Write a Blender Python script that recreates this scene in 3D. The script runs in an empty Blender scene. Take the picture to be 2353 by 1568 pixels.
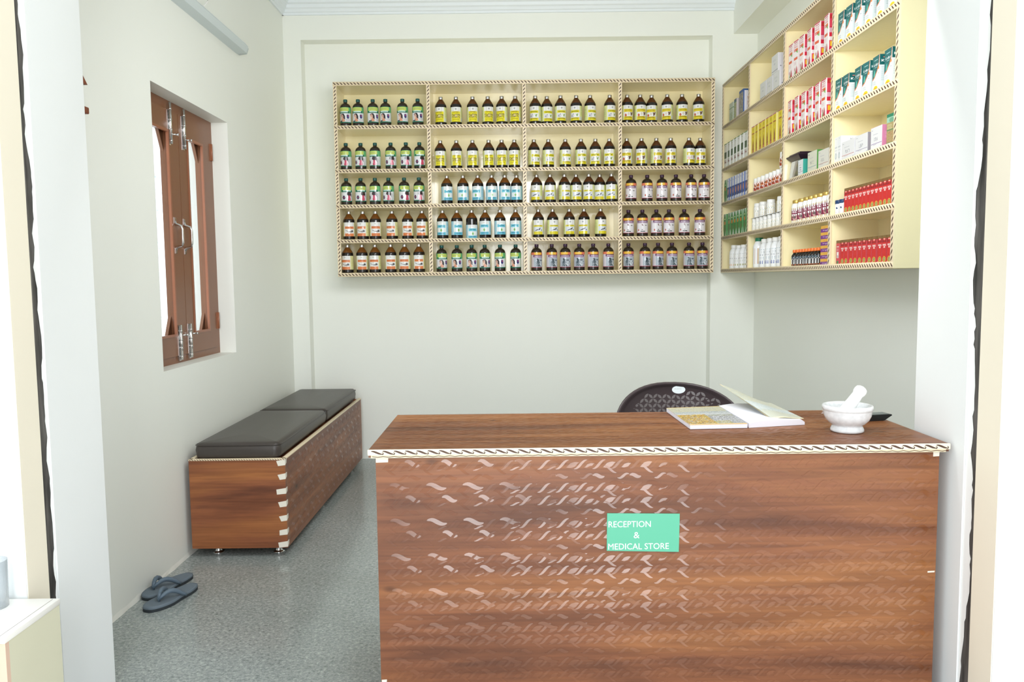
import bpy, math, random
import numpy as np
from mathutils import Matrix, Vector

random.seed(7)
SC = bpy.context.scene
COL = SC.collection

# ------------------------------------------------------------------ camera
F, CZ = 1792.54, 1.3
PITCH, YAW, ROLL = 8.04021297e-02, 4.49931717e-04, -1.12491219e-02
def cam_rows():
    cy, sy = math.cos(YAW), math.sin(YAW); cp, sp = math.cos(PITCH), math.sin(PITCH); cr, sr = math.cos(ROLL), math.sin(ROLL)
    A = Matrix(((1, 0, 0), (0, 0, -1), (0, 1, 0)))
    Rz = Matrix(((cy, sy, 0), (-sy, cy, 0), (0, 0, 1)))
    Rx = Matrix(((1, 0, 0), (0, cp, -sp), (0, sp, cp)))
    Rr = Matrix(((cr, -sr, 0), (sr, cr, 0), (0, 0, 1)))
    return Rr @ Rx @ A @ Rz
M = cam_rows()
cam = bpy.data.cameras.new('camera')
cam.sensor_width = 36.0; cam.lens = F * 36.0 / 2353.0; cam.clip_start = 0.05
camo = bpy.data.objects.new('camera', cam); COL.objects.link(camo)
mw = Matrix.Identity(4)
for i in range(3):
    mw[i][0] = M[0][i]; mw[i][1] = -M[1][i]; mw[i][2] = -M[2][i]
mw[0][3], mw[1][3], mw[2][3] = 0, 0, CZ
camo.matrix_world = mw
SC.camera = camo

# ------------------------------------------------------------------ world, lights, exposure
w = bpy.data.worlds.new('world'); SC.world = w; w.use_nodes = True
bg = w.node_tree.nodes['Background']; bg.inputs[0].default_value = (0.90, 0.96, 1.0, 1); bg.inputs[1].default_value = 1.05
def area(name, loc, rot, sx, sy, power, col=(1, 1, 1)):
    l = bpy.data.lights.new(name, 'AREA'); l.shape = 'RECTANGLE'; l.size = sx; l.size_y = sy; l.energy = power; l.color = col
    o = bpy.data.objects.new(name, l); COL.objects.link(o); o.location = loc; o.rotation_euler = rot
    return o
# bright doorway behind the photographer
area('doorway_daylight', (0.05, -2.2, 2.20), (math.radians(90), 0, 0), 0.8, 4.4, 80, (0.95, 0.98, 1.0))
# added fill light brightening the shop interior, no real fitting hangs there
area('interior_fill', (0.25, 2.50, 2.30), (math.radians(66), 0, math.radians(-4)), 1.5, 0.6, 21, (0.98, 0.99, 1.0))
area('window_daylight', (-2.7, 3.9, 1.7), (0, math.radians(-90), 0), 1.8, 1.8, 12, (0.93, 0.97, 1.0))
sun = bpy.data.lights.new('sun', 'SUN'); sun.energy = 6.0; sun.angle = 0.01
suno = bpy.data.objects.new('sun', sun); COL.objects.link(suno); suno.rotation_euler = (math.radians(-28), 0, math.radians(12))
SC.view_settings.view_transform = 'Standard'; SC.view_settings.look = 'None'
SC.view_settings.gamma = 1.0; SC.view_settings.exposure = 0.55
try: SC.view_settings.use_curve_mapping = False
except Exception: pass
SC.cycles.max_bounces = 10; SC.cycles.diffuse_bounces = 6; SC.cycles.use_denoising = True

# ------------------------------------------------------------------ helpers
def lin(c):
    return tuple(((v / 255) / 12.92 if v / 255 <= 0.04045 else ((v / 255 + 0.055) / 1.055) ** 2.4) for v in c)
def newmat(name):
    m = bpy.data.materials.new(name); m.use_nodes = True
    nt = m.node_tree; return m, nt, nt.nodes['Principled BSDF']
def mat(name, col, rough=0.5, metal=0.0, spec=0.5, bump=0.0, bscale=60, var=0.0, vscale=3.0, trans=0.0, ior=1.45, alpha=1.0, coat=0.0):
    m, nt, b = newmat(name)
    b.inputs['Base Color'].default_value = (*lin(col), 1); b.inputs['Roughness'].default_value = rough
    b.inputs['Metallic'].default_value = metal; b.inputs['Specular IOR Level'].default_value = spec
    b.inputs['Transmission Weight'].default_value = trans; b.inputs['IOR'].default_value = ior; b.inputs['Alpha'].default_value = alpha
    b.inputs['Coat Weight'].default_value = coat
    tc = nt.nodes.new('ShaderNodeTexCoord')
    n = nt.nodes.new('ShaderNodeTexNoise'); n.inputs['Scale'].default_value = vscale; n.inputs['Detail'].default_value = 4
    nt.links.new(tc.outputs['Object'], n.inputs['Vector'])
    mix = nt.nodes.new('ShaderNodeMixRGB'); mix.blend_type = 'MULTIPLY'
    mix.inputs[0].default_value = var
    mix.inputs[1].default_value = (*lin(col), 1)
    nt.links.new(n.outputs['Fac'], mix.inputs[2]); nt.links.new(mix.outputs[0], b.inputs['Base Color'])
    if bump:
        n2 = nt.nodes.new('ShaderNodeTexNoise'); n2.inputs['Scale'].default_value = bscale; n2.inputs['Detail'].default_value = 3
        nt.links.new(tc.outputs['Object'], n2.inputs['Vector'])
        bp = nt.nodes.new('ShaderNodeBump'); bp.inputs['Strength'].default_value = bump; bp.inputs['Distance'].default_value = 0.01
        nt.links.new(n2.outputs['Fac'], bp.inputs['Height']); nt.links.new(bp.outputs[0], b.inputs['Normal'])
    return m

class MB:
    def __init__(s): s.v = []; s.f = []; s.m = []; s.c = []; s.sm = []
    def face(s, idx, m=0, c=(1, 1, 1), smooth=False):
        s.f.append(tuple(idx)); s.m.append(m); s.c.append(c); s.sm.append(smooth)
    def poly(s, pts, m=0, c=(1, 1, 1)):
        k = len(s.v); s.v += [tuple(p) for p in pts]; s.face(range(k, k + len(pts)), m, c)
    def box(s, a, b, m=0, c=(1, 1, 1), skip=()):
        x0, y0, z0 = a; x1, y1, z1 = b; k = len(s.v)
        s.v += [(x0, y0, z0), (x1, y0, z0), (x1, y1, z0), (x0, y1, z0), (x0, y0, z1), (x1, y0, z1), (x1, y1, z1), (x0, y1, z1)]
        for nm, q in (('-z', (0, 3, 2, 1)), ('+z', (4, 5, 6, 7)), ('-y', (0, 1, 5, 4)), ('+x', (1, 2, 6, 5)), ('+y', (2, 3, 7, 6)), ('-x', (3, 0, 4, 7))):
            if nm not in skip: s.face([k + i for i in q], m, c)
        return s
    def rbox(s, a, b, r, m=0, seg=3, c=(1, 1, 1)):
        """box with rounded vertical+horizontal edges via superellipsoid-ish bmesh bevel"""
        import bmesh
        bm = bmesh.new(); bmesh.ops.create_cube(bm, size=1)
        for v in bm.verts:
            v.co = Vector(((a[0] + b[0]) / 2 + v.co.x * (b[0] - a[0]), (a[1] + b[1]) / 2 + v.co.y * (b[1] - a[1]), (a[2] + b[2]) / 2 + v.co.z * (b[2] - a[2])))
        bmesh.ops.bevel(bm, geom=bm.edges[:], offset=r, segments=seg, affect='EDGES', profile=0.5)
        k = len(s.v); s.v += [tuple(v.co) for v in bm.verts]
        for f in bm.faces: s.face([k + v.index for v in f.verts], m, c, True)
        bm.free(); return s
    def lathe(s, prof, n=24, m=0, center=(0, 0, 0), c=(1, 1, 1), cap=True, mz=None, M4=None, smooth=True):
        k = len(s.v)
        for r, z in prof:
            for i in range(n):
                a = 2 * math.pi * i / n
                p = Vector((r * math.cos(a), r * math.sin(a), z))
                if M4 is not None: p = M4 @ p
                s.v.append((p.x + center[0], p.y + center[1], p.z + center[2]))
        for j in range(len(prof) - 1):
            mm = m if mz is None else mz((prof[j][1] + prof[j + 1][1]) / 2)
            for i in range(n):
                i2 = (i + 1) % n
                s.face((k + j * n + i, k + j * n + i2, k + (j + 1) * n + i2, k + (j + 1) * n + i), mm, c, smooth)
        if cap:
            s.face([k + i for i in range(n)][::-1], m if mz is None else mz(prof[0][1]), c)
            e = k + (len(prof) - 1) * n
            s.face([e + i for i in range(n)], m if mz is None else mz(prof[-1][1]), c)
        return s
    def tube(s, pts, r, n=8, m=0, c=(1, 1, 1)):
        pts = [Vector(p) for p in pts]; k = len(s.v); up = Vector((0.13, 0.21, 0.97))
        for i, p in enumerate(pts):
            t = (pts[min(i + 1, len(pts) - 1)] - pts[max(i - 1, 0)]).normalized()
            u = t.cross(up).normalized(); v = t.cross(u)
            rr = r[i] if isinstance(r, (list, tuple)) else r
            for j in range(n):
                a = 2 * math.pi * j / n; q = p + u * math.cos(a) * rr + v * math.sin(a) * rr; s.v.append(tuple(q))
        for i in range(len(pts) - 1):
            for j in range(n):
                s.face((k + i * n + j, k + i * n + (j + 1) % n, k + (i + 1) * n + (j + 1) % n, k + (i + 1) * n + j), m, c, True)
        s.face([k + j for j in range(n)][::-1], m, c); e = k + (len(pts) - 1) * n; s.face([e + j for j in range(n)], m, c)
        return s
    def prism(s, pts2, lo, hi, axis='z', m=0, c=(1, 1, 1)):
        def mk(p, h): return {'z': (p[0], p[1], h), 'y': (p[0], h, p[1]), 'x': (h, p[0], p[1])}[axis]
        n = len(pts2); k = len(s.v)
        s.v += [mk(p, lo) for p in pts2] + [mk(p, hi) for p in pts2]
        s.face([k + i for i in range(n)][::-1], m, c); s.face([k + n + i for i in range(n)], m, c)
        for i in range(n): s.face((k + i, k + (i + 1) % n, k + n + (i + 1) % n, k + n + i), m, c)
        return s
    def mesh(s, name, mats):
        me = bpy.data.meshes.new(name); me.from_pydata(s.v, [], s.f)
        for x in (mats if isinstance(mats, (list, tuple)) else [mats]): me.materials.append(x)
        me.polygons.foreach_set('material_index', s.m)
        me.polygons.foreach_set('use_smooth', s.sm)
        if any(c != (1, 1, 1) for c in s.c):
            ca = me.color_attributes.new('print', 'FLOAT_COLOR', 'CORNER')
            arr = np.ones((len(me.loops), 4), np.float32); i = 0
            for f, c in zip(s.f, s.c):
                arr[i:i + len(f), :3] = c; i += len(f)
            ca.data.foreach_set('color', arr.ravel())
        me.update(); return me
def link(name, me, parent=None, loc=None):
    o = bpy.data.objects.new(name, me); COL.objects.link(o)
    if parent: o.parent = parent
    if loc: o.location = loc
    return o
def obj(name, mb, mats, parent=None, loc=None): return link(name, mb.mesh(name, mats), parent, loc)
def tag(o, label, cat, group=None):
    o['label'] = label; o['category'] = cat
    if group: o['group'] = group
    return o
def thing(name, label, cat, loc=(0, 0, 0), rz=0, group=None):
    o = bpy.data.objects.new(name, None); o.empty_display_size = 0.05; COL.objects.link(o); o.location = loc; o.rotation_euler = (0, 0, rz)
    return tag(o, label, cat, group)
def struct(name, mb, mats):
    o = obj(name, mb, mats); o['kind'] = 'structure'; return o
def dup(src, loc, rz, label, group=None):
    r = src.copy(); COL.objects.link(r); r.location = loc; r.rotation_euler = (0, 0, rz); r['label'] = label
    if group: r['group'] = group
    for ch in src.children:
        c = ch.copy(); COL.objects.link(c); c.parent = r
    return r

KS = 0.89; KC = Vector((0, 0, CZ)); ZB = -(1 - KS) * CZ / KS        # front parts: scale about the eye height point
def near(o):
    o.location = Vector(o.location) * KS + KC * (1 - KS); o.scale = (KS, KS, KS); return o
# ---- printed artwork: a small colour grid turned into flat coloured faces
_txt = {}
def text_tris(s, font=None):
    if s in _txt: return _txt[s]
    cu = bpy.data.curves.new('t', 'FONT'); cu.body = s; cu.size = 1; cu.resolution_u = 3
    o = bpy.data.objects.new('t', cu); COL.objects.link(o)
    me = bpy.data.meshes.new_from_object(o); me.calc_loop_triangles()
    v = np.array([x.co[:2] for x in me.vertices]) if len(me.vertices) else np.zeros((0, 2))
    t = [tuple(x.vertices) for x in me.loop_triangles]
    COL.objects.unlink(o); bpy.data.objects.remove(o); bpy.data.curves.remove(cu)
    _txt[s] = (v, t, me); return _txt[s]
class Art:
    def __init__(s, w, h, bgc): s.w, s.h = w, h; s.a = np.zeros((h, w, 3), int); s.a[:] = bgc; s.Y, s.X = np.mgrid[0:h, 0:w]; s.X = (s.X + .5) / w; s.Y = (s.Y + .5) / h
    def rect(s, x0, y0, x1, y1, c): s.a[(s.X >= x0) & (s.X < x1) & (s.Y >= y0) & (s.Y < y1)] = c; return s
    def ell(s, cx, cy, rx, ry, c): s.a[((s.X - cx) / rx) ** 2 + ((s.Y - cy) / ry) ** 2 <= 1] = c; return s
    def poly(s, pts, c):
        ins = np.zeros(s.X.shape, bool); n = len(pts)
        for i in range(n):
            x1, y1 = pts[i]; x2, y2 = pts[(i + 1) % n]
            cnd = ((y1 > s.Y) != (y2 > s.Y))
            with np.errstate(divide='ignore', invalid='ignore'):
                xi = (x2 - x1) * (s.Y - y1) / (y2 - y1 if y2 != y1 else 1e-9) + x1
            ins ^= cnd & (s.X < xi)
        s.a[ins] = c; return s
    def speck(s, x0, y0, x1, y1, cols, p, seed=1):
        r = np.random.RandomState(seed); msk = (s.X >= x0) & (s.X < x1) & (s.Y >= y0) & (s.Y < y1) & (r.rand(s.h, s.w) < p)
        idx = r.randint(0, len(cols), (s.h, s.w)); s.a[msk] = np.array(cols)[idx][msk]; return s
    def text(s, t, x0, y0, x1, y1, c, rot=False):
        v, tr, _ = text_tris(t)
        if not len(v): return s
        v = v - v.min(0); v = v / v.max(0)
        if rot: v = np.stack([v[:, 1], 1 - v[:, 0]], 1); v[:, 0] = 1 - v[:, 0]; v[:, 1] = 1 - v[:, 1]; v = np.stack([1 - v[:, 0], v[:, 1]], 1)
        vx = x0 + v[:, 0] * (x1 - x0); vy = y1 - v[:, 1] * (y1 - y0)
        ins = np.zeros(s.X.shape, bool)
        for a, b, d in tr:
            X0, Y0, X1, Y1, X2, Y2 = vx[a], vy[a], vx[b], vy[b], vx[d], vy[d]
            den = (Y1 - Y2) * (X0 - X2) + (X2 - X1) * (Y0 - Y2)
            if abs(den) < 1e-12: continue
            l1 = ((Y1 - Y2) * (s.X - X2) + (X2 - X1) * (s.Y - Y2)) / den
            l2 = ((Y2 - Y0) * (s.X - X2) + (X0 - X2) * (s.Y - Y2)) / den
            ins |= (l1 >= 0) & (l2 >= 0) & (l1 + l2 <= 1)
        s.a[ins] = c; return s
    def glyphs(s, x0, y0, x1, y1, c, n=4, head=False, seed=5):
        r = random.Random(seed); w_ = (x1 - x0) / n
        for i in range(n):
            a = x0 + i * w_; s.rect(a + w_ * .12, y0, a + w_ * .42, y1, c); k_ = r.random()
            s.rect(a + w_ * .12, y0 + (y1 - y0) * k_ * .7, a + w_ * .88, y0 + (y1 - y0) * (k_ * .7 + .3), c)
        if head: s.rect(x0, y0, x1, y0 + (y1 - y0) * .22, c)
        return s
    def lines(s, x0, x1, ys, c, seed=3):
        r = random.Random(seed)
        for y in ys: s.rect(x0, y, x0 + (x1 - x0) * (.6 + .4 * r.random()), y + 1.01 / s.h, c)
        return s
    def rects(s, maxw=999):
        done = np.zeros((s.h, s.w), bool); out = []
        for y in range(s.h):
            x = 0
            while x < s.w:
                if done[y, x]: x += 1; continue
                c = s.a[y, x]; x2 = x + 1
                while x2 < s.w and x2 - x < maxw and not done[y, x2] and (s.a[y, x2] == c).all(): x2 += 1
                y2 = y + 1
                while y2 < s.h and not done[y2, x:x2].any() and (s.a[y2, x:x2] == c).all(): y2 += 1
                done[y:y2, x:x2] = True; out.append((x / s.w, y / s.h, x2 / s.w, y2 / s.h, lin(c))); x = x2
        return out
def put_art(mb, art, fn, maxw=999, m=0):
    """fn(u, v) -> xyz ; u to the right, v downward"""
    for u0, v0, u1, v1, c in art.rects(maxw):
        mb.poly([fn(u0, v1), fn(u1, v1), fn(u1, v0), fn(u0, v0)], m, c)

# ------------------------------------------------------------------ materials
def print_mat(name, rough, spec=0.5):
    m, nt, b = newmat(name)
    a = nt.nodes.new('ShaderNodeAttribute'); a.attribute_name = 'print'
    nt.links.new(a.outputs['Color'], b.inputs['Base Color']); b.inputs['Roughness'].default_value = rough; b.inputs['Specular IOR Level'].default_value = spec
    return m
PRINT = print_mat('printed_card', 0.45, 0.35); PGLOSS = print_mat('printed_label', 0.14, 0.6)

WALL = mat('cream_wall_paint', (240, 242, 235), 0.45, var=0.03, vscale=1.2, bump=0.03, bscale=25, spec=0.35)
WHITE = mat('white_wall_paint', (242, 245, 244), 0.5, var=0.04, vscale=1.5, bump=0.02, bscale=30, spec=0.3)
CREAMJ = mat('cream_jamb_paint', (248, 240, 220), 0.5, var=0.05, vscale=4)
CEIL = mat('white_ceiling_paint', (228, 234, 236), 0.6)
CORN = mat('white_cornice', (232, 238, 242), 0.5)
CREAM = mat('cream_gloss_laminate', (247, 236, 192), 0.13, bump=0.03, bscale=45, var=0.03, vscale=5, spec=0.9)
EDGE = mat('cream_edging', (232, 214, 182), 0.4)
INK = mat('brown_printed_ink', (80, 56, 44), 0.5)
BLACK = mat('black_plastic', (30, 31, 33), 0.25)
CHROME = mat('chrome', (225, 225, 225), 0.12, 1.0)
BROWNP = mat('brown_window_paint', (132, 86, 58), 0.3, var=0.15, vscale=6, spec=0.5)
BROWNL = mat('brown_window_bead', (156, 98, 70), 0.3, var=0.15, vscale=8)
PUT = mat('white_tape', (228, 222, 208), 0.4)
LEATH = mat('dark_brown_leatherette', (66, 60, 56), 0.38, bump=0.06, bscale=220, var=0.12, vscale=5)
MARB = mat('white_marble', (246, 248, 249), 0.22, var=0.34, vscale=70, spec=0.5)
MARB2 = mat('smooth_white_marble', (246, 247, 245), 0.22, var=0.03, vscale=12)
FOAM = mat('slate_blue_foam', (102, 114, 124), 0.75, bump=0.04, bscale=300)
SOLE = mat('dark_rubber_sole', (46, 52, 56), 0.8)
PAPER = mat('white_paper', (238, 238, 246), 0.6)
CAPW = mat('white_plastic', (240, 240, 238), 0.3)
CAPS = mat('silver_cap', (205, 205, 205), 0.3, 1.0, bump=0.1, bscale=400)
CAPG = mat('dark_teal_cap', (24, 84, 78), 0.35)
CAPP = mat('dark_purple_cap', (60, 34, 60), 0.35)
GREEN = mat('mint_green_paper', (92, 178, 146), 0.45)
WTXT = mat('white_lettering', (250, 252, 250), 0.5)
GLASS = mat('clear_plastic', (250, 252, 252), 0.03, trans=1.0, ior=1.3)
CHAIR = mat('dark_brown_chair_plastic', (72, 62, 64), 0.26, spec=0.5)
CHAIR2 = mat('embossed_chair_plastic', (112, 106, 106), 0.32, spec=0.6)

def wood_mat(name, axis='X', tint=1.0, rough=0.42, spec=0.5, cols=((92, 54, 36), (134, 82, 52), (164, 107, 62)), sheen=True):
    m, nt, b = newmat(name); L = nt.links; N = nt.nodes.new
    tc = N('ShaderNodeTexCoord'); mp = N('ShaderNodeMapping')
    L.new(tc.outputs['Object'], mp.inputs[0])
    if axis == 'Y': mp.inputs['Rotation'].default_value = (0, 0, math.radians(90))
    sc = N('ShaderNodeVectorMath'); sc.operation = 'MULTIPLY'; sc.inputs[1].default_value = (0.55, 5.0, 5.0)
    L.new(mp.outputs[0], sc.inputs[0])
    n1 = N('ShaderNodeTexNoise'); n1.inputs['Scale'].default_value = 1.0; n1.inputs['Detail'].default_value = 6; n1.inputs['Distortion'].default_value = 0.7; n1.inputs['Roughness'].default_value = 0.55
    L.new(sc.outputs[0], n1.inputs['Vector'])
    r1 = N('ShaderNodeValToRGB'); r1.color_ramp.elements[0].position = 0.30; r1.color_ramp.elements[1].position = 0.68
    r1.color_ramp.elements[0].color = (*lin(cols[0]), 1); r1.color_ramp.elements[1].color = (*lin(cols[2]), 1)
    e = r1.color_ramp.elements.new(0.45); e.color = (*lin(cols[1]), 1)
    L.new(n1.outputs['Fac'], r1.inputs[0])
    sc2 = N('ShaderNodeVectorMath'); sc2.operation = 'MULTIPLY'; sc2.inputs[1].default_value = (5, 130, 130)
    L.new(mp.outputs[0], sc2.inputs[0])
    n2 = N('ShaderNodeTexNoise'); n2.inputs['Scale'].default_value = 1.0; n2.inputs['Detail'].default_value = 3
    L.new(sc2.outputs[0], n2.inputs['Vector'])
    r2 = N('ShaderNodeValToRGB'); r2.color_ramp.elements[0].position = 0.35; r2.color_ramp.elements[1].position = 0.6
    r2.color_ramp.elements[0].color = (0.62, 0.6, 0.6, 1); r2.color_ramp.elements[1].color = (1, 1, 1, 1)
    L.new(n2.outputs['Fac'], r2.inputs[0])
    mx = N('ShaderNodeMixRGB'); mx.blend_type = 'MULTIPLY'; mx.inputs[0].default_value = 0.45
    L.new(r1.outputs[0], mx.inputs[1]); L.new(r2.outputs[0], mx.inputs[2])
    sc4 = N('ShaderNodeVectorMath'); sc4.operation = 'MULTIPLY'; sc4.inputs[1].default_value = (1.3, 26, 26)
    L.new(mp.outputs[0], sc4.inputs[0])
    n4 = N('ShaderNodeTexNoise'); n4.inputs['Scale'].default_value = 1.0; n4.inputs['Detail'].default_value = 5; n4.inputs['Distortion'].default_value = 0.5
    L.new(sc4.outputs[0], n4.inputs['Vector'])
    r4 = N('ShaderNodeValToRGB'); r4.color_ramp.elements[0].position = 0.34; r4.color_ramp.elements[1].position = 0.58
    r4.color_ramp.elements[0].color = (0.60, 0.54, 0.52, 1); r4.color_ramp.elements[1].color = (1, 1, 1, 1)
    L.new(n4.outputs['Fac'], r4.inputs[0])
    mx4 = N('ShaderNodeMixRGB'); mx4.blend_type = 'MULTIPLY'; mx4.inputs[0].default_value = 0.75
    L.new(mx.outputs[0], mx4.inputs[1]); L.new(r4.outputs[0], mx4.inputs[2]); mx = mx4
    # knots
    sc3 = N('ShaderNodeVectorMath'); sc3.operation = 'MULTIPLY'; sc3.inputs[1].default_value = (2.9, 6.0, 6.0)
    L.new(mp.outputs[0], sc3.inputs[0])
    vo = N('ShaderNodeTexVoronoi'); vo.inputs['Scale'].default_value = 1.0; L.new(sc3.outputs[0], vo.inputs['Vector'])
    r3 = N('ShaderNodeValToRGB'); r3.color_ramp.elements[0].position = 0.015; r3.color_ramp.elements[1].position = 0.085
    r3.color_ramp.elements[0].color = (0.22, 0.16, 0.14, 1); r3.color_ramp.elements[1].color = (1, 1, 1, 1)
    L.new(vo.outputs['Distance'], r3.inputs[0])
    mk = N('ShaderNodeMixRGB'); mk.blend_type = 'MULTIPLY'; mk.inputs[0].default_value = 0.85
    L.new(mx.outputs[0], mk.inputs[1]); L.new(r3.outputs[0], mk.inputs[2])
    L.new(mk.outputs[0], b.inputs['Base Color'])
    b.inputs['Roughness'].default_value = rough; b.inputs['Specular IOR Level'].default_value = spec
    bp = N('ShaderNodeBump'); bp.inputs['Strength'].default_value = 0.04; L.new(n2.outputs['Fac'], bp.inputs['Height']); L.new(bp.outputs[0], b.inputs['Normal'])
    return m
WOOD = wood_mat('walnut_laminate'); WOODW = wood_mat('walnut_laminate_embossed', rough=0.16, spec=0.52)
WOODT = wood_mat('walnut_laminate_top', rough=0.4, spec=0.5)
WOODB = wood_mat('bench_laminate', cols=((96, 52, 34), (142, 84, 52), (176, 112, 60)), rough=0.4)
WOODBY = wood_mat('bench_laminate_side', axis='Y', cols=((84, 42, 26), (128, 76, 48), (158, 100, 60)), rough=0.4)
WOODBW = wood_mat('bench_laminate_embossed', axis='Y', cols=((84, 42, 26), (128, 72, 42), (160, 96, 52)), rough=0.30, spec=0.8)

def floor_mat():
    m, nt, b = newmat('grey_speckled_stone_floor'); L = nt.links; N = nt.nodes.new
    tc = N('ShaderNodeTexCoord'); n = N('ShaderNodeTexNoise'); n.inputs['Scale'].default_value = 85; n.inputs['Detail'].default_value = 6; n.inputs['Roughness'].default_value = 0.75; n.inputs['Distortion'].default_value = 0.6
    L.new(tc.outputs['Object'], n.inputs['Vector'])
    r = N('ShaderNodeValToRGB'); cr = r.color_ramp; cr.elements[0].position = 0.28; cr.elements[1].position = 0.72
    cr.elements[0].color = (*lin((84, 90, 90)), 1); cr.elements[1].color = (*lin((214, 221, 219)), 1)
    e = cr.elements.new(0.46); e.color = (*lin((148, 156, 155)), 1); e = cr.elements.new(0.56); e.color = (*lin((166, 172, 170)), 1)
    L.new(n.outputs['Fac'], r.inputs[0])
    n2 = N('ShaderNodeTexNoise'); n2.inputs['Scale'].default_value = 1.4; n2.inputs['Detail'].default_value = 5; L.new(tc.outputs['Object'], n2.inputs['Vector'])
    r2 = N('ShaderNodeValToRGB'); r2.color_ramp.elements[0].color = (0.80, 0.80, 0.78, 1); r2.color_ramp.elements[1].color = (1, 1, 1, 1); r2.color_ramp.elements[0].position = 0.35; r2.color_ramp.elements[1].position = 0.65
    L.new(n2.outputs['Fac'], r2.inputs[0])
    mx = N('ShaderNodeMixRGB'); mx.blend_type = 'MULTIPLY'; mx.inputs[0].default_value = 1; L.new(r.outputs[0], mx.inputs[1]); L.new(r2.outputs[0], mx.inputs[2])
    L.new(mx.outputs[0], b.inputs['Base Color']); b.inputs['Roughness'].default_value = 0.16; b.inputs['Specular IOR Level'].default_value = 0.5
    return m
FLOOR = floor_mat()

def guide_mat():
    m, nt, b = newmat('painted_over_dark_steel'); L = nt.links; N = nt.nodes.new
    tc = N('ShaderNodeTexCoord'); mp = N('ShaderNodeMapping'); mp.inputs['Scale'].default_value = (30, 30, 4); L.new(tc.outputs['Object'], mp.inputs[0])
    n = N('ShaderNodeTexNoise'); n.inputs['Scale'].default_value = 1; n.inputs['Detail'].default_value = 6; L.new(mp.outputs[0], n.inputs['Vector'])
    r = N('ShaderNodeValToRGB'); r.color_ramp.elements[0].position = 0.35; r.color_ramp.elements[1].position = 0.75
    r.color_ramp.elements[0].color = (*lin((44, 42, 40)), 1); r.color_ramp.elements[1].color = (*lin((120, 116, 112)), 1)
    L.new(n.outputs['Fac'], r.inputs[0]); L.new(r.outputs[0], b.inputs['Base Color']); b.inputs['Roughness'].default_value = 0.7
    return m
GUIDE = guide_mat()

def curtain_mat():
    m, nt, b = newmat('white_lace_curtain'); L = nt.links; N = nt.nodes.new
    out = nt.nodes['Material Output']
    tc = N('ShaderNodeTexCoord'); vo = N('ShaderNodeTexVoronoi'); vo.inputs['Scale'].default_value = 38; L.new(tc.outputs['Object'], vo.inputs['Vector'])
    wv = N('ShaderNodeTexWave'); wv.inputs['Scale'].default_value = 5; wv.bands_direction = 'Y'; wv.inputs['Distortion'].default_value = 3; L.new(tc.outputs['Object'], wv.inputs['Vector'])
    r = N('ShaderNodeValToRGB'); r.color_ramp.elements[0].color = (0.40, 0.48, 0.54, 1); r.color_ramp.elements[1].color = (0.97, 0.98, 1, 1); r.color_ramp.elements[0].position = 0.05; r.color_ramp.elements[1].position = 0.35
    L.new(vo.outputs['Distance'], r.inputs[0])
    r2 = N('ShaderNodeValToRGB'); r2.color_ramp.elements[0].color = (0.75, 0.8, 0.82, 1); r2.color_ramp.elements[1].color = (1, 1, 1, 1); L.new(wv.outputs['Color'], r2.inputs[0])
    mx = N('ShaderNodeMixRGB'); mx.blend_type = 'MULTIPLY'; mx.inputs[0].default_value = 0.8; L.new(r.outputs[0], mx.inputs[1]); L.new(r2.outputs[0], mx.inputs[2])
    t = N('ShaderNodeBsdfTranslucent'); L.new(mx.outputs[0], t.inputs[0]); tr = N('ShaderNodeBsdfTransparent'); ms = N('ShaderNodeMixShader'); ms.inputs[0].default_value = 0.12
    L.new(mx.outputs[0], tr.inputs[0])
    L.new(t.outputs[0], ms.inputs[1]); L.new(tr.outputs[0], ms.inputs[2]); L.new(ms.outputs[0], out.inputs['Surface'])
    return m
CURT = curtain_mat()

def pane_mat():
    m, nt, b = newmat('thin_window_glass'); L = nt.links; N = nt.nodes.new; out = nt.nodes['Material Output']
    tr = N('ShaderNodeBsdfTransparent'); tr.inputs[0].default_value = (.97, .99, .99, 1); g = N('ShaderNodeBsdfGlossy'); g.inputs['Roughness'].default_value = .03
    ms = N('ShaderNodeMixShader'); ms.inputs[0].default_value = .05; L.new(tr.outputs[0], ms.inputs[1]); L.new(g.outputs[0], ms.inputs[2]); L.new(ms.outputs[0], out.inputs['Surface']); return m
PANE = pane_mat()
def tumbler_mat():
    m, nt, b = newmat('thin_clear_plastic'); L = nt.links; N = nt.nodes.new; out = nt.nodes['Material Output']
    tr = N('ShaderNodeBsdfTransparent'); tr.inputs[0].default_value = (.96, .97, .98, 1); g = N('ShaderNodeBsdfPrincipled'); g.inputs['Base Color'].default_value = (.62, .66, .68, 1); g.inputs['Roughness'].default_value = .08
    lw = N('ShaderNodeLayerWeight'); lw.inputs['Blend'].default_value = .25
    ms = N('ShaderNodeMixShader'); L.new(lw.outputs['Facing'], ms.inputs[0]); L.new(tr.outputs[0], ms.inputs[1]); L.new(g.outputs[0], ms.inputs[2]); L.new(ms.outputs[0], out.inputs['Surface']); return m
TUMB = tumbler_mat()
# ------------------------------------------------------------------ room shell
XL, XR, YB = -1.55, 1.706, 5.5
ZC = 3.20
b = MB().box((-1.9, 1.9, -0.1), (2.1, 5.8, 0.0)); struct('floor', b, FLOOR)
b = MB().box((-8, -9, -0.14), (8, 1.9, -0.02)); tag(obj('paved_yard', b, mat('pale_concrete', (205, 203, 196), 0.8, var=0.2, vscale=2)), 'pale concrete paving in front of the shop opening', 'paving')
b = MB().box((-1.9, 2.2, ZC), (2.1, 5.8, ZC + 0.15)); struct('ceiling', b, CEIL)
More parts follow.
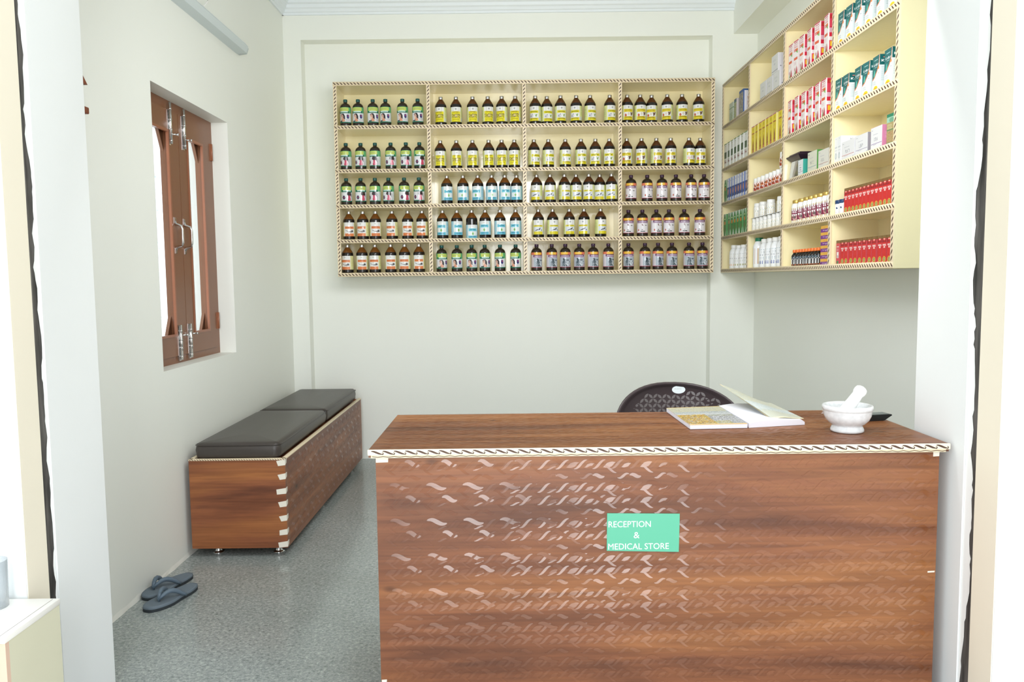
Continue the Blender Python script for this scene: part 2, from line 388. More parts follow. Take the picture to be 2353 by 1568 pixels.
# left wall with window hole y 3.44..4.36, z .90..2.17
wy0, wy1, wz0, wz1 = 3.444, 4.36, 0.903, 2.168
b = MB()
b.box((XL - 0.30, 2.394, 0), (XL, wy0, ZC)).box((XL - 0.30, wy1, 0), (XL, 5.8, ZC))
b.box((XL - 0.30, wy0, 0), (XL, wy1, wz0)).box((XL - 0.30, wy0, wz1), (XL, wy1, ZC))
struct('wall_left', b, WALL)
b = MB().box((XR, 2.394, 0), (XR + 0.25, 5.8, ZC)); struct('wall_right', b, WALL)
# back wall: recessed panel between pilasters under a header
b = MB()
b.box((XL - 0.3, YB + 0.1, 0), (XR + 0.25, YB + 0.3, ZC))
b.box((XL - 0.3, YB, 0), (-1.430, YB + 0.1, ZC)); b.box((1.397, YB, 0), (XR + 0.25, YB + 0.1, ZC)); b.box((-1.430, YB, 2.945), (1.397, YB + 0.1, ZC))
struct('wall_back', b, WALL)
b = MB().box((1.540, 2.7, 2.952), (XR + 0.1, YB, ZC)); struct('trim_1', b, WALL)
# cornice, stepped
def cornice(name, a, bq, nx, ny):
    m_ = MB(); z = 3.108
    prof = [(0.0, z), (0.012, z), (0.014, z + 0.014), (0.022, z + 0.018), (0.03, z + 0.034), (0.04, z + 0.042), (0.046, z + 0.06), (0.06, z + 0.068), (0.066, z + 0.092), (0.0, z + 0.092)]
    k = len(m_.v)
    for (px, py) in (a, bq):
        for d, zz in prof: m_.v.append((px + nx * d, py + ny * d, zz))
    n = len(prof)
    for i in range(n): m_.face((i, (i + 1) % n, n + (i + 1) % n, n + i))
    m_.face(range(n)); m_.face([n + i for i in range(n)][::-1])
    struct(name, m_, CORN)
cornice('trim_2', (XL, YB), (1.54, YB), 0, -1)
cornice('trim_3', (XL, 2.7), (XL, YB), 1, 0)
# skirting plaster fillet along the left wall
b = MB(); random.seed(3); prev = None; N_ = 60
for i in range(N_ + 1):
    y = 2.394 + (YB - 2.394) * i / N_; d = 0.004 + 0.006 * random.random()
    k = len(b.v); b.v += [(XL, y, 0.0), (XL + d, y, 0.0), (XL, y, 0.014 + 0.008 * random.random())]
    if prev is not None: b.face((prev + 1, k + 1, k + 2, prev + 2))
    prev = k
struct('baseboard_left', b, mat('rough_plaster_fillet', (230, 230, 222), 0.8, var=0.1, vscale=30))
# front wall with the shop opening
RX, LX = 1.400, -1.436
b = MB()
b.box((RX, 2.388, ZB), (4.5, 2.69, 4.0)); b.box((-4.5, 2.386, ZB), (LX, 2.69, 4.0)); b.box((LX, 2.386, 2.80), (RX, 2.69, 4.0))
near(struct('wall_front', b, WHITE))
b = MB().box((RX, 2.215, ZB), (RX + 0.12, 2.325, 4.0)); near(struct('trim_4', b, CREAMJ))
b = MB().box((LX - 0.12, 2.235, ZB), (LX, 2.338, 4.0)); near(struct('trim_5', b, CREAMJ))
b = MB().box((RX + 0.002, 2.215 - 0.004, ZB), (4.5, 2.215, 4.0)); b.box((RX + 0.12, 2.215, ZB), (4.5, 2.388, 4.0)); near(struct('wall_right_front', b, WHITE))
b = MB().box((-4.5, 2.235 - 0.004, ZB), (LX - 0.002, 2.235, 4.0)); b.box((-4.5, 2.235, ZB), (LX - 0.12, 2.386, 4.0)); near(struct('wall_left_front', b, WHITE))
def guide(x, s, y0, y1, label, seed):
    t = thing('shutter_guide', label, 'shutter rail', (x, (y0 + y1) / 2, 0))
    m_ = MB(); hw = (y1 - y0) / 2; lo, hi = (0.006, 0.02) if s > 0 else (-0.02, -0.006)
    m_.box((lo, -hw, ZB), (hi, hw, 3.9))
    m_.box((min(0, .012 * s), -hw, ZB), (max(0, .012 * s), -hw + 0.005, 3.9))
    obj('channel', m_, GUIDE, t)
    r = random.Random(seed); m_ = MB(); z = ZB; wv = .012; pts = []
    while z < 3.0:
        wv = min(max(wv + (r.random() - .5) * 0.016 * (1 if z > 0 else 1), 0.004), hw * 1.55); pts.append((z, wv)); z += 0.012 + 0.03 * r.random()
    X_ = 0.005 * s
    for z_, w_ in pts: m_.v += [(X_, hw, z_), (X_, hw - w_, z_)]
    for i in range(len(pts) - 1): m_.face((2 * i, 2 * i + 1, 2 * i + 3, 2 * i + 2))
    obj('paint_overspill', m_, WTXT, t); near(t)
guide(RX, 1, 2.326, 2.387, 'dark steel shutter channel beside the right end of the wooden counter', 4)
guide(LX, -1, 2.339, 2.385, 'dark steel shutter channel on the left jamb behind the low cabinet', 9)

# ------------------------------------------------------------------ window
fx = -1.640                                   # room side of the frame
def window():
    w0 = MB(); d = 0.07; xx0, xx1 = fx - d, fx
    # outer frame
    w0.box((xx0, wy0, wz0), (xx1, wy0 + 0.045, wz1)); w0.box((xx0, wy1 - 0.04, wz0), (xx1, wy1, wz1))
    w0.box((xx0, wy0 + .045, wz1 - 0.045), (xx1, wy1 - .04, wz1)); w0.box((xx0, wy0 + .045, wz0), (xx1, wy1 - .04, wz0 + 0.035))
    root = obj('window_1', w0, BROWNP); root['kind'] = 'structure'
    ym = 3.905
    for (a, c, side) in ((wy0 + 0.047, ym - 0.002, -1), (ym + 0.002, wy1 - 0.042, 1)):
        z0, z1 = wz0 + 0.037, wz1 - 0.047; st = 0.095 if side == 1 else 0.095; so = 0.115
        gl, gr = (a + so, c - 0.11) if side == -1 else (a + 0.095, c - 0.11)
        gz0, gz1 = z0 + 0.095, z1 - 0.095
        m_ = MB(); x0, x1 = fx - 0.035, fx + 0.008
        m_.box((x0, a, z0), (x1, gl, z1)); m_.box((x0, gr, z0), (x1, c, z1)); m_.box((x0, gl, z0), (x1, gr, gz0)); m_.box((x0, gl, gz1), (x1, gr, z1))
        # chamfer blocks in the corners of the glass
        ch = 0.055
        for (yy, sy) in ((gl, 1), (gr, -1)):
            for (zz, sz) in ((gz0, 1), (gz1, -1)):
                m_.prism([(yy, zz), (yy + sy * 0.05, zz), (yy, zz + sz * 0.10)], x0 + 0.002, x1 - 0.026, 'x')
        sash = obj('sash', m_, BROWNP, root)
        m_ = MB(); t_ = 0.012; xb = x1 - 0.008
        m_.box((xb, gl, gz0), (x1 + .004, gl + t_, gz1)); m_.box((xb, gr - t_, gz0), (x1 + .004, gr, gz1)); m_.box((xb, gl + t_, gz0), (x1 + .004, gr - t_, gz0 + t_)); m_.box((xb, gl + t_, gz1 - t_), (x1 + .004, gr - t_, gz1))
        obj('glazing_bead', m_, BROWNL, sash)
        m_ = MB().box((fx - 0.022, gl, gz0), (fx - 0.018, gr, gz1)); obj('pane', m_, PANE, sash)
        # handle
        yh = 3.822 if side == -1 else 3.930
        m_ = MB(); hx = x1
        m_.tube([(hx, yh, 1.595), (hx + .004, yh, 1.58), (hx + .03, yh, 1.572), (hx + .036, yh, 1.555), (hx + .036, yh, 1.49), (hx + .03, yh, 1.474), (hx + .004, yh, 1.468), (hx, yh, 1.455)], [.006, .007, .005, .006, .006, .005, .007, .006], 8)
        m_.box((hx, yh - .008, 1.585), (hx + .003, yh + .008, 1.612)); m_.box((hx, yh - .008, 1.438), (hx + .003, yh + .008, 1.465))
        obj('handle', m_, CHROME, sash)
        for (z0b, z1b, up) in ((1.955, 2.155, 1), (0.915, 1.09, -1)):
            yb = (3.800 if side == -1 else 3.958) if up == 1 else (3.812 if side == -1 else 3.930)
            m_ = MB(); m_.box((x1, yb - .011, z0b), (x1 + .003, yb + .011, z1b - (.035 if up == 1 else 0)) if up == 1 else (x1 + .003, yb + .011, z1b))
            m_.tube([(x1 + .010, yb, z0b + .004), (x1 + .010, yb, z1b)], .0065, 10)
            for q in range(4):
                zz = z0b + .015 + q * (z1b - z0b - .05) / 3
                m_.tube([(x1 + .010, yb, zz), (x1 + .010, yb, zz + .010)], .0078, 10)
            zk = z0b + 0.05 if up == 1 else z1b - 0.05
            m_.tube([(x1 + .012, yb, zk), (x1 + .034, yb + .012, zk)], .004, 8); m_.tube([(x1 + .032, yb + .011, zk), (x1 + .040, yb + .0155, zk)], .0065, 8)
            obj('tower_bolt', m_, CHROME, sash)
        if side == 1:
            for zh in (2.0, 1.085):
                m_ = MB().box((x1 - .002, c - .014, zh - .045), (x1 + .004, c + .012, zh + .045)); m_.tube([(x1 + .005, c, zh - .045), (x1 + .005, c, zh + .045)], .006, 8)
                obj('hinge', m_, BROWNL, sash)
    return root
window()
b = MB(); n = 60
for i in range(n + 1):
    y = wy0 - 0.05 + (wy1 - wy0 + 0.1) * i / n; x = -1.79 + 0.012 * math.sin(i * 1.3)
    b.v += [(x, y, 0.86), (x, y, 2.2)]
for i in range(n): b.face((2 * i, 2 * i + 2, 2 * i + 3, 2 * i + 1), smooth=True)
tag(obj('curtain', b, CURT), 'white lace curtain hanging behind the brown window', 'curtain')

# ------------------------------------------------------------------ light batten, key rack on left wall
t = thing('tube_light', 'unlit pale grey tube light batten high on the left wall', 'light fitting', (XL, 3.9, 2.60))
b = MB(); k0 = [(-1.0, 0.0), (0.69, 0.0), (0.73, 0.006), (0.75, 0.02)]
m_ = MB(); m_.prism([(0, -.01), (0.055, -.004), (0.066, 0.03), (0.05, .05), (0, .05)], -0.9, 0.66, 'y'); obj('housing', m_, mat('grey_white_plastic', (206, 216, 218), 0.4), t)
m_ = MB(); m_.prism([(0, -.006), (0.045, 0.0), (0.055, 0.03), (0.042, .045), (0, .045)], 0.66, 0.70, 'y'); obj('end_cap', m_, mat('grey_end_cap', (188, 198, 200), 0.4), t)
m_ = MB(); m_.tube([(0.03, 0.10 + 0.02 * math.sin(a), 0.05 + a * 0.06) if a < 0 else (0.03 + 0.01 * a, 0.08 + 0.06 * math.sin(a * 1.2), 0.05 + 0.05 * a) for a in [i * .25 for i in range(11)]], 0.003, 6); obj('wire', m_, CAPW, t)
t = thing('key_rack', 'brown wooden house-shaped key rack on the left wall beside the jamb', 'key rack', (XL, 2.80, 1.92))
BROWNK = mat('varnished_brown_wood', (132, 68, 40), 0.6, var=0.2, vscale=20)
m_ = MB(); m_.prism([(-.08, 0), (.052, 0), (.052, .10), (-.08, .10)], 0.0, 0.012, 'x'); obj('backboard', m_, BROWNK, t)
m_ = MB(); m_.prism([(-.11, .095), (.092, .095), (-.01, .19)], 0.0, 0.022, 'x'); obj('roof', m_, BROWNK, t)
m_ = MB(); m_.rbox((0, -.10, -.012), (0.03, .080, .012), .004); obj('ledge', m_, BROWNK, t)

# ------------------------------------------------------------------ embossed S waves, laid out in a (u, v) plane in metres
def stroke(p0, p1, wmax, n=12, hump=0.0, pw=0.9):
    """tapered S stroke from p0 to p1 (upper and lower outline)"""
    c = []
    for i in range(n + 1):
        t_ = i / n; s_ = t_ ** 3 * (t_ * (6 * t_ - 15) + 10)
        c.append((p0[0] + (p1[0] - p0[0]) * t_, p0[1] + (p1[1] - p0[1]) * s_ + hump * math.sin(2 * math.pi * t_)))
    up, dn = [], []
    for i in range(n + 1):
        a = c[max(0, i - 1)]; b_ = c[min(n, i + 1)]; dx, dy = b_[0] - a[0], b_[1] - a[1]; l = math.hypot(dx, dy); nx, ny = -dy / l, dx / l
        w_ = wmax * math.sin(math.pi * i / n) ** pw if 0 < i < n else 0
        up.append((c[i][0] + nx * w_ / 2, c[i][1] + ny * w_ / 2)); dn.append((c[i][0] - nx * w_ / 2, c[i][1] - ny * w_ / 2))
    return up, dn
def flag(x, y, w_, h, n=12):
    up, dn = [], []
    for i in range(n + 1):
        t_ = i / n; f1 = min(1, t_ * 2.6); f2 = max(0, (t_ - .62) / .38); f1 = f1 * f1 * (3 - 2 * f1); f2 = f2 * f2 * (3 - 2 * f2)
        wv = -.13 * h * math.sin(2 * math.pi * t_) * (t_ * (1 - t_) * 4)
        up.append((x + w_ * t_, y + h * f1 + wv)); dn.append((x + w_ * t_, y + h * f2 + wv))
    return up, dn
def wave_mesh(u0, u1, v0, v1, fn, nrm, mat_, name, parent, flip=False):
    """embossed wave motif, fn(u, v, h) -> xyz; every motif faces a slightly different way, as the press left it"""
    verts, faces, norms = [], [], []
    CU, CV = 0.118, 0.116; lay = [0]
    def add(st, tx, tz):
        up, dn = st; pts = up + dn
        if min(p[0] for p in pts) < u0 or max(p[0] for p in pts) > u1 or min(p[1] for p in pts) < v0 or max(p[1] for p in pts) > v1: return
        k = len(verts); h = 0.0003 + 0.00006 * (lay[0] % 9); lay[0] += 1
        for p, q in zip(up, dn):
            verts.append(fn(p[0], p[1], h)); verts.append(fn(q[0], q[1], h)); norms.append(nrm(tx, tz)); norms.append(nrm(tx, tz))
        for i in range(len(up) - 1):
            f = (k + 2 * i, k + 2 * i + 1, k + 2 * i + 3, k + 2 * i + 2); faces.append(f[::-1] if flip else f)
    nu = int((u1 - u0) / CU) + 3; nv = int((v1 - v0) / CV) + 3; rr = random.Random(5)
    for j in range(-1, nv):
        for i in range(-1, nu):
            ou = u0 + i * CU - .02; ov = v1 - 0.028 - j * CV
            jt = lambda a=.012: (rr.random() - .5) * a
            for r, yo in enumerate((ov, ov - .0755)):
                for q in (0, 1):
                    xo = ou + q * 0.059
                    add(stroke((xo, yo - .0145), (xo + .046, yo + .0145), .0085), 0.032 + jt(), 0.03)
                    add(flag(xo + .034, yo - .010, .044 if q == 0 else .034, .0165 if q == 0 else .0125), 0.085 + jt(), 0.03)
                add(stroke((ou + .037, yo - .006), (ou + .081, yo - .028), .0078), 0.115 + jt(), 0.03)
                xd = ou + (.106 if r == 0 else .055)
                add(stroke((xd, yo + .012), (xd + (.053 if r == 0 else .071), yo + .005), .0145, hump=.0045, pw=.7), -0.070 + jt(.02), 0.02)
                add(stroke((ou + .0895, yo - .016), (ou + .124, yo - .006), .0055), -0.020 + jt(), 0.02)
            yo = ov - .0375
            add(stroke((ou + .080, yo - .006), (ou + .122, yo + .004), .0085, hump=-.003), 0.100 + jt(), 0.02)
            add(stroke((ou + .119, yo + .000), (ou + .160, yo - .001), .0120, hump=.0035, pw=.7), 0.080 + jt(), 0.02)
    me = bpy.data.meshes.new(name); me.from_pydata(verts, [], faces); me.materials.append(mat_)
    me.polygons.foreach_set('use_smooth', [True] * len(faces)); me.update()
    me.normals_split_custom_set_from_vertices(norms)
    o = link(name, me, parent); o['kind'] = 'stuff'; return o

# running scroll edging marks
def scroll(mb, L0, L1, h0, h1, fn, pitch, m=1):
    n = int((L1 - L0) / pitch); pitch = (L1 - L0) / n; H = h1 - h0
    for i in range(n):
        u = L0 + i * pitch; up, dn = [], []
        for q in range(9):
            t_ = q / 8; s_ = t_ * t_ * (3 - 2 * t_)
            x = u + pitch * (0.0 + 1.05 * t_); y = h0 + H * (0.20 + 0.60 * (1 - s_)) ; wd = H * 0.40 * math.sin(math.pi * min(t_ * .85 + .1, 1))
            up.append((x, y + wd / 2)); dn.append((x, y - wd / 2))
        k = len(mb.v)
        for a, c in zip(up, dn): mb.v += [fn(*c), fn(*a)]
        for q in range(8): mb.face((k + 2 * q, k + 2 * q + 2, k + 2 * q + 3, k + 2 * q + 1), m)
        # curl at the foot
        cx, cy, rr = u + pitch * 0.98, h0 + H * 0.36, H * 0.2; up, dn = [], []
        for q in range(7):
            a = math.radians(-90 + 210 * q / 6); w_ = H * .10 * (1 - q / 7) + H * .02
            up.append((cx + (rr + w_) * math.cos(a), cy + (rr + w_) * math.sin(a) * .9)); dn.append((cx + (rr - w_) * math.cos(a), cy + (rr - w_) * math.sin(a) * .9))
        k = len(mb.v)
        for a, c in zip(up, dn): mb.v += [fn(*c), fn(*a)]
        for q in range(6): mb.face((k + 2 * q, k + 2 * q + 2, k + 2 * q + 3, k + 2 * q + 1), m)
def rope(mb, L0, L1, h0, h1, fn, pitch, m=1):
    n = max(1, int((L1 - L0) / pitch)); pitch = (L1 - L0) / n; H = h1 - h0
    for i in range(n):
        u = L0 + i * pitch
        pts = [(u + .02 * pitch, h0 + .92 * H), (u + .34 * pitch, h0 + .86 * H), (u + .66 * pitch, h0 + .56 * H), (u + .98 * pitch, h0 + .20 * H), (u + .66 * pitch, h0 + .12 * H), (u + .34 * pitch, h0 + .46 * H)]
        k = len(mb.v); mb.v += [fn(*p) for p in pts]; mb.face(range(k, k + len(pts))[::-1], m)

# ------------------------------------------------------------------ counter
CX0, CX1, CY0, CY1 = -0.462, 1.385, 2.443, 3.085
ct = thing('reception_counter', 'walnut laminate reception counter with embossed waves and green sign on front', 'counter', ((CX0 + CX1) / 2, 2.76, 0))
ox, oy = (CX0 + CX1) / 2, 2.76
def L_(x, y, z): return (x - ox, y - oy, z)
PX0, PX1, PY = -0.442, 1.362, 2.458
b = MB().box(L_(PX0, PY, ZB), L_(PX1, PY + 0.018, 0.733)); front = obj('front_panel', b, WOOD, ct)
wave_mesh(PX0 - ox + .004, PX1 - ox - .004, ZB + .01, 0.731, lambda u, v, h: (u, PY - oy - h, v),
          lambda tx, tz: Vector((-tx - .012, -1, 0.13 + tz)).normalized(), WOODW, 'wave_emboss', front)
for (x0, x1, nm) in ((PX0, PX0 + .018, 0), (PX1 - .018, PX1, 1)):
    b = MB().box(L_(x0, PY + .018, ZB), L_(x1, CY1 - .03, .733)); obj('side_panel', b, WOOD, ct)
b = MB().box(L_(PX0 + .018, PY + .3, .1), L_(PX1 - .018, PY + .318, .733)); obj('inner_panel', b, WOOD, ct)
b = MB().box(L_(CX0, CY0 + .003, 0.735), L_(CX1, CY1, 0.760)); top = obj('tabletop', b, WOODT, ct)
wave_mesh(CX0 - ox + .01, CX1 - ox - .01, CY0 - oy + .01, CY1 - oy - .01, lambda u, v, h: (u, v, .760 + h * .6),
          lambda tx, tz: Vector((-tx * .5, -.06 - abs(tx) * .35, 1)).normalized(), WOODT, 'wave_emboss', top)
b = MB(); b.rbox(L_(CX0 - .002, CY0 - .004, .7425), L_(CX1 + .002, CY0 + .003, .7615), .002, seg=2)
scroll(b, CX0 - ox + .01, CX1 - ox - .008, .7435, .7605, lambda u, h: (u, CY0 - .0045 - oy, h), 0.0355)
obj('edge_band', b, [mat('ivory_edging', (242, 232, 208), 0.4), INK], top)
near(ct)
b = MB().box(L_(CX0 + .008, CY0 + .001, .7335), L_(CX1 - .01, CY0 + .006, .7425))
for i in range(52):
    u = CX0 - ox + .012 + i * .0352
    for (a, c) in (((u, .7385), (u + .0176, .7362)), ((u + .0176, .7362), (u + .0352, .7385))):
        k = len(b.v); b.v += [(a[0], CY0 + .0006 - oy, a[1] - .0010), (c[0], CY0 + .0006 - oy, c[1] - .0010), (c[0], CY0 + .0006 - oy, c[1] + .0012), (a[0], CY0 + .0006 - oy, a[1] + .0012)]; b.face((k, k + 1, k + 2, k + 3), 1)
obj('lower_edge_band', b, [EDGE, INK], top)
for (x0, z0, x1, z1) in ((PX0 + .001, .716, PX0 + .040, .7335), (PX1 - .020, .716, PX1 - .001, .7335), (PX1 - .026, .334, PX1 - .004, .340), (PX0 + .002, -.020, PX0 + .018, -.006)):
    b = MB(); b.prism([(x0 - ox, z0), (x1 - ox, z0 + .001), (x1 - ox + .001, z1), (x0 - ox, z1 - .001)], PY - oy - .0012, PY - oy, 'y'); obj('tape', b, PUT, ct)

# sign
t = thing('counter_sign', 'mint green paper sign with white lettering on the counter front', 'sign', (0.297, PY - .0025, .413))
b = MB(); b.prism([(0, .006), (.2325, 0), (.2350, .126), (.0015, .130)], -.0006, .0006, 'y'); obj('paper', b, GREEN, t)
def lettering(txt, x, z, hgt, width, parent, y=-.0009, mat_=None):
    v, tr, me = text_tris(txt); mn, mx = v.min(0), v.max(0)
    m2 = MB(); m2.v = [(x + (p[0] - mn[0]) / (mx[0] - mn[0]) * width, y, z + (p[1] - mn[1]) / (mx[1] - mn[1]) * hgt) for p in v]
    for q in tr: m2.face(q)
    o = obj('lettering', m2, mat_ or WTXT, parent); return o
S_ = .2325 / 1780
lettering('RECEPTION', .006, (1150 - 552) * .1235 / 930 + .004, 150 * .1235 / 930, 1040 * S_, t)
lettering('&', .087, (1150 - 828) * .1235 / 930 + .004, 152 * .1235 / 930, 142 * S_, t)
lettering('MEDICAL STORE', .005, (1150 - 1105) * .1235 / 930 + .004, 150 * .1235 / 930, 1495 * S_, t)

near(t)
# ------------------------------------------------------------------ bench
BX0, BX1, BY0, BY1, BZ0, BZ1 = -1.520, -1.070, 3.590, 5.435, .044, .470
bt = thing('box_bench', 'long walnut laminate box bench against the left wall under the window', 'bench', (-1.295, 4.5, 0))
bx, by = -1.295, 4.5
def B_(x, y, z): return (x - bx, y - by, z)
b = MB().box(B_(BX0, BY0, BZ0), B_(BX1, BY0 + .018, BZ1 - .004)); obj('end_panel', b, WOODB, bt)
b = MB().box(B_(BX0, BY1 - .018, BZ0), B_(BX1, BY1, BZ1 - .004)); obj('end_panel', b, WOODB, bt)
b = MB().box(B_(BX1 - .018, BY0 + .018, BZ0), B_(BX1, BY1 - .018, BZ1 - .004)); sp = obj('side_panel', b, WOODBY, bt)
wave_mesh(BY0 - by + .03, BY1 - by - .03, BZ0 + .01, BZ1 - .015, lambda u, v, h: (BX1 - bx + h, u, v),
          lambda tx, tz: Vector((1, -tx * 1.2 - .05, tz)).normalized(), WOODBW, 'wave_emboss', sp, flip=False)
b = MB().box(B_(BX0, BY0 + .018, BZ0), B_(BX0 + .018, BY1 - .018, BZ1 - .004)); obj('side_panel', b, WOODBY, bt)
b = MB().box(B_(BX0 + .018, BY0 + .018, BZ1 - .03), B_(BX1 - .018, BY1 - .018, BZ1 - .012)); b.box(B_(BX0 + .018, BY0 + .018, BZ0), B_(BX1 - .018, BY1 - .018, BZ0 + .016)); obj('deck_panel', b, WOODB, bt)
b = MB()
b.rbox(B_(BX0 - .001, BY0 - .001, BZ1 - .006), B_(BX1 + .001, BY0 + .019, BZ1 + .002), .0015, seg=2)
rope(b, BX0 - bx, BX1 - bx, BZ1 - .006, BZ1 + .002, lambda u, h: (u, BY0 - .0015 - by, h), .012)
b.rbox(B_(BX1 - .019, BY0, BZ1 - .006), B_(BX1 + .001, BY1, BZ1 + .002), .0015, seg=2)
b.rbox(B_(BX0, BY0, BZ1 - .006), B_(BX0 + .019, BY1, BZ1 + .002), .0015, seg=2)
obj('top_edging', b, [EDGE, INK], bt)
for z, wl, tl, in ((.451, .040, .004), (.385, .036, .006), (.315, .044, -.002), (.254, .038, .004), (.186, .036, .006), (.119, .036, -.004), (.060, .044, 0)):
    b = MB(); b.prism([(BX1 - bx - wl, z + .009), (BX1 - bx - wl + tl + .004, z - .015), (BX1 - bx, z - .011), (BX1 - bx, z + .016)], BY0 - by - .0012, BY0 - by, 'y')
    b.prism([(BY0 - by, z - .011), (BY0 - by + .022, z - .003), (BY0 - by + .024, z + .017), (BY0 - by, z + .016)], BX1 - bx, BX1 - bx + .0012, 'x')
    obj('tape', b, PUT, bt)
for (x, y) in ((-1.425, 3.665), (-1.135, 3.665), (-1.425, 4.5), (-1.135, 4.5), (-1.425, 5.33), (-1.135, 5.33)):
    b = MB().lathe([(.026, 0), (.027, .004), (.020, .007), (.0165, .012), (.0165, .038), (.026, .0435)], 20, center=(x - bx, y - by, 0)); obj('leg', b, CHROME, bt)
def cushion(y0, y1, label, seed):
    import bmesh
    t = thing('bench_cushion', label, 'cushion', (-1.297, (y0 + y1) / 2, BZ1 + .003), 0, 'cushions on the box bench')
    NX, NY = 24, 48; hx, hy, H = .200, (y1 - y0) / 2, .072; rr = random.Random(seed)
    m2 = MB(); r = .018
    # rounded slab by sweeping rings
    rings = []
    prof = [(0, 0), (.004, -.002)]
    def ring(inset, z, n=16):
        pts = []; cr = .03
        for (sx, sy, a0) in ((1, 1, 0), (-1, 1, 90), (-1, -1, 180), (1, -1, 270)):
            for i in range(n // 4 + 1):
                a = math.radians(a0 + 90 * i / (n // 4)); pts.append(((hx - cr) * sx + (cr - min(inset, cr * .95)) * math.cos(a) - (sx * max(0, inset - cr * .95)), (hy - cr) * sy + (cr - min(inset, cr * .95)) * math.sin(a) - (sy * max(0, inset - cr * .95)), z))
        return pts
    levels = [(.006, 0), (0.001, .004), (.0, .015), (-.003, .035), (.0, .052), (.005, .062), (.014, .069), (.03, H), (.07, H + .003), (.12, H + .005), (.17, H + .006)]
    for ins, z in levels: rings.append(ring(ins, z))
    n = len(rings[0])
    for rg in rings: m2.v += [(p[0] + (.0015 * math.sin(p[1] * 31 + seed) if abs(p[2] - .035) < .03 else 0), p[1], p[2] + (0.0015 * math.sin(p[1] * 17 + p[0] * 13 + seed) if p[2] > .06 else 0)) for p in rg]
    for j in range(len(rings) - 1):
        for i in range(n): m2.face((j * n + i, j * n + (i + 1) % n, (j + 1) * n + (i + 1) % n, (j + 1) * n + i), smooth=True)
    m2.face([i for i in range(n)][::-1]); m2.face([(len(rings) - 1) * n + i for i in range(n)], smooth=True)
    obj('cushion_cover', m2, LEATH, t)
    m2 = MB(); rg = ring(-.0015, .060); rg.append(rg[0]); m2.tube([(p[0], p[1], p[2]) for p in rg], .0022, 6); obj('piping', m2, LEATH, t)
cushion(3.605, 4.535, 'dark brown leatherette bench cushion nearer the doorway', 1)
cushion(4.545, 5.415, 'dark brown leatherette bench cushion beside the back wall', 4)

# ------------------------------------------------------------------ flip-flops
def flipflop(loc, rz, label, flip):
    t = thing('flip_flop', label, 'slipper', loc, rz, 'slippers by the left wall')
    L = .268; out = []
    for i in range(40):
        a = 2 * math.pi * i / 40; y = math.cos(a) * L / 2
        f = .047 + .007 * math.tanh(y * 14) - .008 * math.exp(-((y + .01) / .04) ** 2)
        x = math.sin(a) * f * (1.0 + .08 * math.sin(a) * flip); x = math.copysign(abs(math.sin(a)) ** .72 * f, math.sin(a)) + .006 * flip * (y / .13) ** 2
        out.append((x, y))
    m2 = MB().prism(out, 0, .012); obj('sole', m2, SOLE, t)
    m2 = MB(); k = len(out)
    for s_, z in ((1.0, .012), (1.004, .017), (.985, .0215), (.9, .0225)):
        m2.v += [(p[0] * s_, p[1] * s_, z) for p in out]
    for j in range(3):
        for i in range(k): m2.face((j * k + i, j * k + (i + 1) % k, (j + 1) * k + (i + 1) % k, (j + 1) * k + i), smooth=True)
    m2.face([3 * k + i for i in range(k)]); obj('footbed', m2, FOAM, t)
    m2 = MB(); toe = Vector((-.004 * flip, .075, .022))
    for s_ in (-1, 1):
        pts = []; rs = []
        for i in range(9):
            q = i / 8; p = Vector((s_ * .046 * (q ** .8) - .004 * flip * (1 - q), .078 - .105 * q, .024 + .036 * math.sin(math.pi * min(1, q * 1.0 + .08)) * (1 - .3 * q))); pts.append(p); rs.append(.006 + .004 * math.sin(math.pi * q))
        pts[-1].z = .018; m2.tube(pts, rs, 8)
    m2.tube([toe, toe + Vector((0, .002, .02)), toe + Vector((0, -.004, .034))], [.0045, .005, .008], 8)
    obj('strap', m2, mat('blue_grey_strap_%d' % flip, (94, 110, 124), 0.5), t)
def heading(p, q): return math.atan2(q[1] - p[1], q[0] - p[0]) - math.pi / 2
flipflop((-1.404, 3.105, 0), heading((-1.352, 3.235), (-1.452, 2.975)), 'slate blue flip-flop nearer the viewer, fully visible', 1)
flipflop((-1.478, 3.225, 0), heading((-1.43, 3.35), (-1.515, 3.09)), 'slate blue flip-flop touching the left wall, behind the other', -1)

# ------------------------------------------------------------------ cabinet + tumbler at left
bc = thing('low_cabinet', 'low cream painted cabinet standing outside the left jamb', 'cabinet', (-1.62, 2.085, 0))
def C_(x, y, z): return (x + 1.62, y - 2.085, z)
near(bc)
b = MB().box(C_(-1.353, 1.985, ZB), C_(-1.335, 2.215, .362)); obj('side_panel', b, mat('cream_cabinet_side', (224, 222, 196), 0.5, var=.08, vscale=6), bc)
b = MB().box(C_(-2.1, 1.970, ZB), C_(-1.335, 1.985, .362)); obj('front_panel', b, mat('pinkish_cabinet_front', (232, 200, 178), 0.5, var=.1, vscale=6), bc)
b = MB().box(C_(-2.1, 1.985, ZB), C_(-2.082, 2.215, .362)); obj('side_panel', b, CREAMJ, bc)
b = MB().rbox(C_(-2.105, 1.966, .362), C_(-1.333, 2.218, .380), .002, seg=2); b.box(C_(-1.3508, 1.97, .3800), C_(-1.3500, 2.21, .3804), m=1); obj('cabinet_top', b, [mat('white_cabinet_top', (246, 244, 238), 0.4), INK], bc)
b = MB().lathe([(.001, .002), (.036, .002), (.036, 0), (.0385, 0), (.041, .135), (.0395, .135), (.0372, .006), (.001, .006)], 32, cap=False)
tag(near(obj('plastic_tumbler', b, TUMB, None, (-1.490, 2.160, .3805))), 'clear plastic tumbler standing on the low cream cabinet', 'tumbler')

